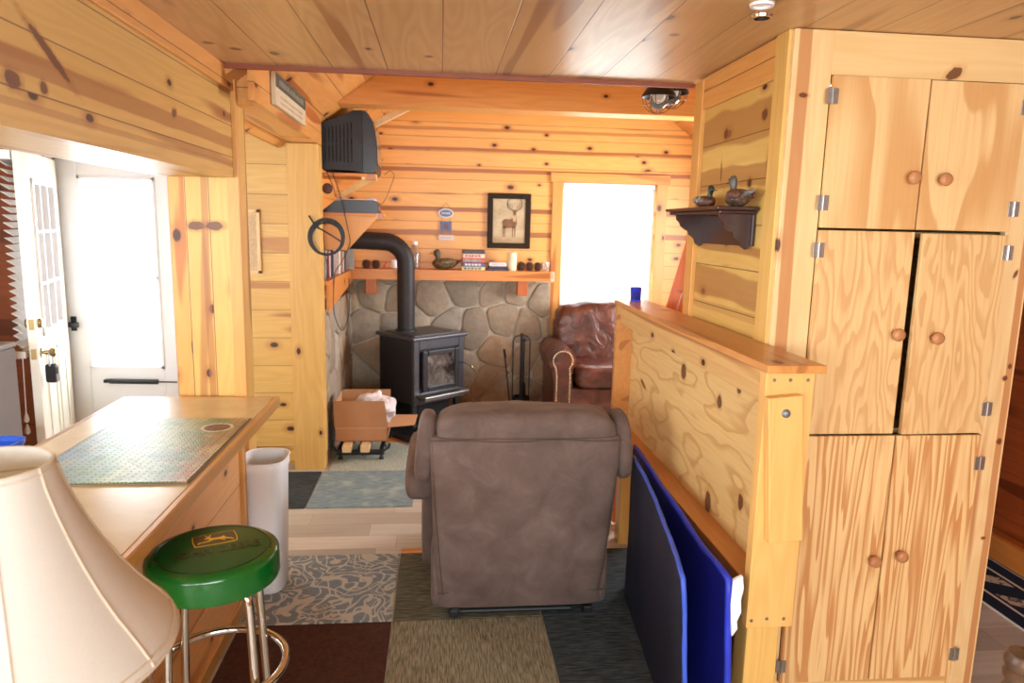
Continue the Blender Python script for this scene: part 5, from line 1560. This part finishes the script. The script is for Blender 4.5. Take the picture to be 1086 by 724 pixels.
bm = B(); box(bm, bx0, bx1 + .001, by0 - .0018, by0 - .0012, bz1 - .012, bz1 - .002); obj('tape', bm, plain('clear_tape', srgb(196, 154, 118), .25), cx)
bm = B()
def crumple(c, h, seed):
    k = len(bm.verts)
    vs = puff(bm, c, h, .9, .9, 22, 14)
    for v in vs:
        d = v.co - Vector(c)
        v.co = Vector(c) + d * (1 + .45 * noise.noise(v.co * 18 + Vector((seed, 0, 0))) + .2 * noise.noise(v.co * 45))
crumple((-.52, 5.36, .375), (.115, .11, .09), 1.0)
crumple((-.41, 5.34, .345), (.075, .09, .085), 5.0)
crumple((-.60, 5.36, .27), (.12, .12, .10), 8.0)
solo('packing_paper', bm, plain('white_paper', srgb(226, 222, 226), .85, var=.05, vs=30), 'crumpled white packing paper spilling from the cardboard box', 'paper', (-.5, 5.35, .25), smooth=25)

# ------------------------------------------------------------------ leather armchair by the window
t = NT('brown_leather'); v, o = t.xyz()
f1 = t.noise(v, 6.0, 3.0, .55, 1.2); f2 = t.noise(v, 150.0, 2.0)
c = t.ramp(f1, [(.3, srgb(66, 36, 28)), (.55, srgb(92, 50, 38)), (.75, srgb(116, 66, 50))])
t.bump(t.math('ADD', t.math('MULTIPLY', f1, 1.0), t.math('MULTIPLY', f2, .06)), .7, .03)
M_lea = t.done(c, .3, spec=.6)
ac = thing('leather_armchair', 'brown leather armchair with brass nailhead trim in front of the back window', 'armchair', (1.5, 6.2, 0))
bm = B(); puff(bm, (1.50, 6.43, .74), (.42, .17, .33), .42, .38, 44, 22, mtx=Matrix.Translation((1.5, 6.43, .45)) @ Matrix.Rotation(math.radians(-9), 4, 'X') @ Matrix.Translation((-1.5, -6.43, -.45)), wob=.03, seed=3); obj('back_cushion', bm, M_lea, ac, smooth=180)
bm = B(); box(bm, 1.06, 1.94, 6.45, 6.60, .10, .92, .05, 3); obj('back_frame', bm, M_lea, ac, smooth=50)
bm = B(); puff(bm, (1.50, 6.12, .47), (.335, .27, .105), .38, .3, 40, 16, wob=.012, seed=8); obj('seat_cushion', bm, M_lea, ac, smooth=180)
bm = B(); box(bm, 1.12, 1.88, 5.89, 6.52, .09, .375, .02, 2); obj('seat_base', bm, M_lea, ac, smooth=50)
def arm_profile(s, r=.120, n=22):
    # scroll: wide rolled top, narrower below
    cxx, czz = (1.055 if s < 0 else 1.945), .615
    p = []
    for k in range(n + 1):
        a = math.radians(-50 + (280) * k / n)
        p.append((cxx + r * math.cos(a), czz + r * math.sin(a)))
    p += [(cxx - .075, .48), (cxx - .070, .30), (cxx - .075, .09), (cxx + .10, .09), (cxx + .095, .30), (cxx + .09, .48)]
    return p
for s in (-1, 1):
    P_ = arm_profile(s)
    bm = B(); prism(bm, P_, 5.90, 6.56, 'y')
    r_ = bmesh.ops.bevel(bm, geom=[e for e in bm.edges if abs(e.verts[0].co.y - e.verts[1].co.y) < 1e-5], offset=.015, segments=2, affect='EDGES')
    a_ = obj('arm', bm, M_lea, ac, smooth=50)
    cxx, czz = (1.055 if s < 0 else 1.945), .615
    bm = B()
    path = [(cxx - .052, .10), (cxx - .050, .48)] + [(cxx + .085 * math.cos(math.radians(225 - 270 * k / 20)), czz + .085 * math.sin(math.radians(225 - 270 * k / 20))) for k in range(21)] + [(cxx + .066, .48), (cxx + .070, .10)]
    dd = [0.0]
    for a, b in zip(path, path[1:]): dd.append(dd[-1] + math.hypot(b[0] - a[0], b[1] - a[1]))
    q = 0.0
    while q < dd[-1]:
        i = max(k for k in range(len(dd)) if dd[k] <= q); i = min(i, len(path) - 2)
        u = (q - dd[i]) / (dd[i + 1] - dd[i])
        ball(bm, (path[i][0] + (path[i + 1][0] - path[i][0]) * u, 5.898, path[i][1] + (path[i + 1][1] - path[i][1]) * u), .0085, 8, 5, (1, .6, 1))
        q += .021
    obj('nailhead_trim', bm, plain('nail_brass', srgb(206, 184, 140), .3, .8), a_, smooth=180)
for x in (1.04, 1.90):
    for y_ in (5.94, 6.48):
        bm = B(); lathe(bm, [(.02, 0), (.034, .05), (.036, .095)], (x, y_, 0), 14); obj('foot', bm, M_choc, ac)

# ------------------------------------------------------------------ television, its shelf, receiver, shelf, cables
tvs = thing('tv_shelf', 'wooden bracket shelf on the left rear wall carrying the old television', 'shelf', (-.75, 5.4, 1.9))
bm = B(); box(bm, -.95, -.52, 5.22, 5.62, 2.072, 2.096, .003); obj('board', bm, M_mantel, tvs)
bm = B(); prism(bm, [(-.54, 2.072), (-.47, 2.072), (-.47, 2.055), (-.68, 1.94), (-.75, 1.94)], 5.30, 5.34, 'y'); obj('strut', bm, M_post, tvs)
bm = B(); box(bm, -.56, -.46, 5.225, 5.36, 2.052, 2.096, .003); obj('end_block', bm, M_stile, tvs)
tv = thing('television', 'old black tube television on the wooden shelf high on the left wall', 'television', (-.65, 5.42, 2.097))
prof = [(-.835, 2.115), (-.838, 2.43), (-.66, 2.487), (-.615, 2.523), (-.545, 2.528), (-.545, 2.099), (-.57, 2.099), (-.585, 2.115)]
bm = B(); prism(bm, prof, 5.215, 5.62, 'y'); bmesh.ops.bevel(bm, geom=bm.edges[:], offset=.006, segments=2, affect='EDGES')
M_tv = plain('tv_plastic', srgb(20, 20, 23), .5, var=.08)
tb_ = obj('rear_housing', bm, M_tv, tv)
bm = B(); prism(bm, [(-.545, 2.099), (-.545, 2.528), (-.51, 2.51), (-.475, 2.45), (-.458, 2.33), (-.452, 2.16), (-.455, 2.11), (-.465, 2.099)], 5.205, 5.63, 'y'); bmesh.ops.bevel(bm, geom=bm.edges[:], offset=.005, segments=2, affect='EDGES')
obj('front_bezel', bm, plain('tv_bezel', srgb(26, 27, 32), .35, var=.06), tv)
bm = B(); prism(bm, [(-.475, 2.16), (-.49, 2.45), (-.472, 2.45), (-.452, 2.33), (-.445, 2.16)], 5.25, 5.585, 'y'); obj('screen', bm, plain('tv_screen', srgb(70, 84, 80), .1, var=.05), tv)
bm = B()
for k in range(8):
    for z0, z1 in ((2.17, 2.27), (2.30, 2.40)):
        x = -.81 + k * .026
        box(bm, x, x + .009, 5.212, 5.2155, z0, z1 + k * .006)
obj('vent_slots', bm, M_dull, tb_)
cs = thing('receiver_shelf', 'small wooden corner shelf with plywood gusset below the television', 'shelf', (-.7, 5.4, 1.5))
bm = B(); box(bm, -.95, -.415, 5.25, 5.62, 1.797, 1.818, .002); obj('board', bm, M_mantel, cs)
bm = B(); prism(bm, [(-.945, 1.797), (-.45, 1.797), (-.675, 1.55), (-.945, 1.55)], 5.30, 5.315, 'y'); obj('gusset', bm, plywood('gusset_ply', 'z', 'x', (236, 176, 104), (216, 146, 76), 2.0, amt=.3), cs)
bm = B(); box(bm, -.46, -.41, 5.245, 5.27, 1.778, 1.82, .002); obj('end_cap', bm, M_stile, cs)
rv = thing('satellite_receiver', 'flat black receiver box on the small shelf below the television', 'receiver', (-.65, 5.42, 1.818))
bm = B(); prism(bm, [(-.86, 1.819), (-.755, 1.905), (-.475, 1.91), (-.455, 1.895), (-.45, 1.819)], 5.28, 5.56, 'y'); bmesh.ops.bevel(bm, geom=bm.edges[:], offset=.004, segments=2, affect='EDGES'); obj('case', bm, plain('receiver_black', srgb(26, 27, 33), .35, var=.05), rv)
bm = B(); box(bm, -.449, -.447, 5.32, 5.5, 1.84, 1.88); obj('front_display', bm, plain('display_dark', srgb(100, 84, 80), .2), rv)
bm = B()
prism(bm, [(-.75, 5.30), (-.48, 5.29), (-.47, 5.50), (-.74, 5.52)], 1.9115, 1.918, 'z'); ball(bm, (-.50, 5.33, 1.921), .02, sc=(1.6, 1, .5)); ball(bm, (-.72, 5.33, 1.921), .02, sc=(1.6, 1, .5))
solo('paper_sheet', bm, plain('pale_sheet', srgb(214, 204, 214), .7), 'pale papers lying on top of the black receiver box', 'paper', (-.61, 5.4, 1.911))
cl = thing('cable_coil', 'coil of black cable hanging on the right edge of the wooden post', 'cable', (-.77, 4.935, 1.645))
bm = B()
pts = []
for k in range(24 * 6):
    a = 2 * PI * k / 24
    rr_ = .110 + .008 * math.sin(k * .37) + .006 * math.cos(k * .11)
    pts.append((-.765 + rr_ * math.cos(a), 4.936 + .012 * math.sin(k * .26), 1.645 + rr_ * 1.03 * math.sin(a)))
pts += [(-.80, 4.94, 1.70), (-.835, 4.94, 1.72), (-.88, 4.942, 1.79)]
tube(bm, curve_pts(pts, 2), .0058, 7); obj('cable', bm, plain('cable_black', srgb(36, 40, 46), .45), cl, smooth=180)
bm = B(); tube(bm, [(-.775, 4.955, 1.735), (-.775, 4.915, 1.74), (-.775, 4.91, 1.755)], .006, 8); obj('hook', bm, M_black, cl)
M_cord = plain('cord_black', srgb(40, 34, 34), .5)
def cord(label, pts, r=.0032):
    bm = B(); tube(bm, curve_pts(pts, 8), r, 7)
    solo('cord', bm, M_cord, label, 'cord', pts[0], 'cords below the television', smooth=180)
cord('thin black cord running down beside the wooden post from the television', [(-.84, 5.19, 2.11), (-.838, 5.17, 1.95), (-.825, 5.16, 1.8), (-.815, 5.15, 1.6), (-.80, 5.14, 1.45), (-.80, 5.13, 1.34)])
cord('black cord hanging from the television past the receiver to the side mantel', [(-.76, 5.205, 2.10), (-.72, 5.21, 1.98), (-.69, 5.22, 1.85), (-.66, 5.235, 1.70), (-.65, 5.24, 1.60), (-.70, 5.22, 1.48), (-.745, 5.18, 1.40), (-.755, 5.15, 1.3), (-.755, 5.15, 1.1), (-.70, 5.16, .98), (-.655, 5.2, 1.12), (-.66, 5.24, 1.35)])
cord('black cord curving from the television bottom to the dark round wall disc', [(-.80, 5.205, 2.105), (-.77, 5.22, 2.03), (-.755, 5.25, 1.98), (-.75, 5.27, 1.93)])
cord('thin cord looping from the receiver front up toward the television', [(-.447, 5.36, 1.87), (-.40, 5.37, 1.93), (-.36, 5.38, 2.03), (-.34, 5.38, 2.10), (-.37, 5.38, 2.13), (-.41, 5.38, 2.10)], .002)
bm = B(); lathe(bm, [(.001, 0), (.036, 0), (.038, -.008), (.03, -.014), (.001, -.015)], (-.80, 5.25, 1.985), 22, 'y')
solo('wooden_disc', bm, plain('dark_red_wood', srgb(92, 44, 30), .5), 'dark round wooden disc between the television and the receiver', 'disc', (-.80, 5.25, 1.985))
# diagonal corner brace above the television
bm = B(); box(bm, -.56, .56, -.035, .035, -.022, .022, .003, mtx=Matrix.Translation((-.445, 5.80, 2.545)) @ Matrix.Rotation(math.radians(-27.5), 4, 'Y'))
solo('corner_brace', bm, M_stile, 'pale diagonal wooden brace in the upper corner behind the television', 'brace', (-.445, 5.80, 2.545))

# long wooden sign on the beam: dark top, pale bottom, faded lettering
sg = thing('beam_sign', 'long dark green and cream wooden sign fixed to the beam near the ceiling', 'sign', (-.80, 4.0, 2.30))
bm = B(); box(bm, -.808, -.785, 3.62, 4.38, 2.30, 2.452, .002); obj('board', bm, plain('sign_cream', srgb(206, 192, 160), .6, var=.06), sg)
bm = B(); box(bm, -.785, -.783, 3.625, 4.375, 2.385, 2.448); gf = obj('dark_band', bm, plain('sign_green', srgb(64, 70, 58), .6, var=.2, vs=30), sg)
bm = B()
rg = random.Random(3)
y = 3.70
while y < 4.30:
    w_ = rg.uniform(.012, .028); box(bm, -.783, -.7825, y, y + w_, 2.402, 2.402 + rg.uniform(.02, .03)); y += w_ + rg.uniform(.008, .02)
obj('faded_lettering', bm, plain('faded_light', srgb(134, 138, 120), .6), gf)
bm = B()
for z in (2.345, 2.318):
    y = 3.72
    while y < 4.28:
        w_ = rg.uniform(.008, .02); box(bm, -.785, -.7845, y, y + w_, z, z + rg.uniform(.010, .015)); y += w_ + rg.uniform(.006, .014)
obj('faded_lettering', bm, plain('faded_brown', srgb(170, 154, 124), .6), sg)

# caged two lamp ceiling light
cgl = thing('cage_ceiling_light', 'black caged ceiling light with two glass globes beyond the ceiling edge', 'ceiling light', (1.25, 4.0, 2.5))
bm = B(); tube(bm, [(1.25, 4.02, 2.60), (1.25, 4.02, zc(.55))], .012, 10); lathe(bm, [(.001, zc(.55) - .02), (.06, zc(.55) - .02), (.06, zc(.55))], (1.25, 4.02, 0), 20); obj('rod', bm, M_black, cgl)
bm = B(); tube(bm, [(1.175, 3.90, 2.545), (1.22, 3.96, 2.60), (1.25, 4.02, 2.61), (1.29, 4.08, 2.61), (1.315, 4.12, 2.60)], .014, 10); lathe(bm, [(.001, 2.585), (.05, 2.59), (.05, 2.62), (.001, 2.63)], (1.25, 4.02, 0), 20); obj('arm_hub', bm, M_black, cgl)
M_globe = M_clear
for k, (x, y_, z) in enumerate(((1.175, 3.90, 2.455), (1.318, 4.12, 2.52))):
    bm = B(); lathe(bm, [(.002, z + .10), (.03, z + .095), (.035, z + .07), (.07, z + .045), (.092, z + .010), (.095, z), (.090, z), (.066, z + .04), (.03, z + .062), (.002, z + .066)], (x, y_, 0), 32); s_ = obj('shade', bm, M_black, cgl, smooth=50)
    bm = B(); lathe(bm, [(.03, z + .05), (.048, z + .01), (.050, z - .02), (.042, z - .045), (.02, z - .062), (.002, z - .065)], (x, y_, 0), 24); obj('globe', bm, M_clear, s_, smooth=180)
    bm = B(); ball(bm, (x, y_, z + .005), .024, sc=(1, 1, 1.3)); obj('bulb', bm, plain('frosted_bulb', srgb(240, 232, 214), .3), s_, smooth=180)
    bm = B()
    for a in range(4):
        ca, sa = math.cos(PI * a / 4 + .3), math.sin(PI * a / 4 + .3)
        tube(bm, [(x + .088 * math.cos(b) * ca, y_ + .088 * math.cos(b) * sa, z + .084 * math.sin(b)) for b in [-PI * j / 14 for j in range(15)]], .0018, 6)
    tube(bm, [(x + .078 * math.cos(2 * PI * j / 28), y_ + .078 * math.sin(2 * PI * j / 28), z - .040) for j in range(28)], .0018, 6, closed=True)
    obj('wire_cage', bm, plain('bronze_wire', srgb(110, 78, 40), .4, .6), s_)

# small recessed downlights in the ceiling
for x, y_, nm, m in ((.936, 2.127, 'white', M_white), (.989, 2.241, 'chrome', M_chrome)):
    d = thing('recessed_downlight', 'tiny %s rimmed recessed downlight in the pine ceiling near the cabinet' % nm, 'downlight', (x, y_, 2.41))
    bm = B(); lathe(bm, [(.024, 2.4095), (.024, 2.402), (.034, 2.402), (.036, 2.4095)], (x, y_, 0), 24); obj('rim', bm, m, d, smooth=40)
    bm = B(); lathe(bm, [(.001, 2.4085), (.0235, 2.4085), (.0235, 2.4075), (.001, 2.4075)], (x, y_, 0), 20); obj('lens', bm, M_dull if nm == 'chrome' else M_white, d)

# cork board on the niche wall
cb_ = thing('cork_board', 'pale framed cork board on the pine wall behind the wooden column', 'board', (-1.45, 5.09, 1.38))
bm = B(); box(bm, -1.66, -1.25, 5.085, 5.099, 1.40, 1.81); obj('cork', bm, plain('cork', srgb(212, 186, 148), .9, var=.15, vs=80), cb_)
bm = B()
for a, b, z0, z1 in ((-1.67, -1.235, 1.80, 1.825), (-1.67, -1.235, 1.385, 1.41), (-1.67, -1.648, 1.385, 1.825), (-1.258, -1.235, 1.385, 1.825)): box(bm, a, b, 5.075, 5.099, z0, z1, .003)
obj('frame', bm, M_stile, cb_)

# grey appliance and blue bin seen past the open door
ap = thing('washing_machine', 'grey top loading appliance left of the open white entry door', 'appliance', (-2.5, 3.95, 0))
M_gry = plain('grey_enamel', srgb(132, 134, 140), .35, var=.03)
bm = B(); box(bm, -2.86, -2.34, 3.78, 4.12, .03, 1.03, .012); obj('body', bm, M_gry, ap)
bm = B(); box(bm, -2.865, -2.335, 3.775, 4.125, 1.032, 1.06, .008); obj('lid', bm, plain('grey_lid', srgb(158, 160, 164), .3, var=.03), ap)
bm = B()
for x in (-2.8, -2.40):
    for y_ in (3.83, 4.07): lathe(bm, [(.02, 0), (.02, .03)], (x, y_, 0), 10)
obj('feet', bm, M_black, ap)
rb = thing('blue_bin', 'blue plastic bin with a light rim left of the bar beyond the lamp shade', 'bin', (-2.15, 3.35, 0))
M_bb = plain('blue_plastic', srgb(30, 70, 170), .3, var=.05)
bm = B(); loft(bm, [(0, -2.17, 3.35, .17, .13, 6), (.68, -2.17, 3.35, .20, .16, 6), (.68, -2.17, 3.35, .19, .15, 6), (.02, -2.17, 3.35, .16, .12, 6)], 40); obj('body', bm, M_bb, rb, smooth=40)
bm = B(); loft(bm, [(.675, -2.17, 3.35, .205, .165, 6), (.70, -2.17, 3.35, .21, .17, 6), (.70, -2.17, 3.35, .195, .155, 6), (.675, -2.17, 3.35, .195, .155, 6)], 40, cap=False); obj('rim', bm, plain('blue_rim', srgb(50, 90, 190), .3), rb, smooth=40)

# ------------------------------------------------------------------ light: daylight through the windows and doors, plus fill at added openings
W = bpy.data.worlds.new('daylight'); SC.world = W; W.use_nodes = True
bg = W.node_tree.nodes['Background']
bg.inputs[0].default_value = (0.86, 0.93, 1.0, 1.0)
bg.inputs[1].default_value = 5.0
def area(name, loc, rot, sx_, sy_, e, col=(1, 1, 1)):
    l = bpy.data.lights.new(name, 'AREA'); l.shape = 'RECTANGLE'; l.size = sx_; l.size_y = sy_; l.energy = e; l.color = col
    o = bpy.data.objects.new(name, l); COL.objects.link(o); o.location = loc; o.rotation_euler = rot
    return o
H = PI / 2
area('daylight_front_window', (0, -2.42, 1.68), (H, 0, 0), 3.3, 1.0, 165, (.90, .96, 1.0))
area('added_kitchen_fill', (-3.62, 1.4, 1.52), (H, 0, -H), 1.95, 1.1, 90, (.84, .93, 1))  # fill light added on the unseen kitchen wall to brighten counter and entry
area('added_side_fill', (-2.65, -2.42, 1.5), (H, 0, 0), 1.2, 1.1, 70, (.82, .92, 1))  # extra fill added behind the camera to lift the entry doors and appliance
area('daylight_back_window', (1.6, 7.0, 1.56), (H, 0, PI), .95, 1.25, 70, (.88, .95, 1))
area('daylight_door', (-2.19, 5.35, 1.3), (H, 0, PI), .75, 1.5, 60, (.88, .95, 1))
area('added_rear_fill', (2.90, 5.2, 1.6), (H, 0, H), 1.4, 1.2, 100, (.95, .97, 1))  # fill added outside an unseen opening to light the back room walls
SC.view_settings.view_transform = 'Standard'
SC.view_settings.look = 'None'
SC.view_settings.gamma = 1
SC.view_settings.use_curve_mapping = False
SC.view_settings.exposure = 0.0
SC.cycles.use_denoising = True
SC.cycles.max_bounces = 8
SC.cycles.sample_clamp_indirect = 6.0
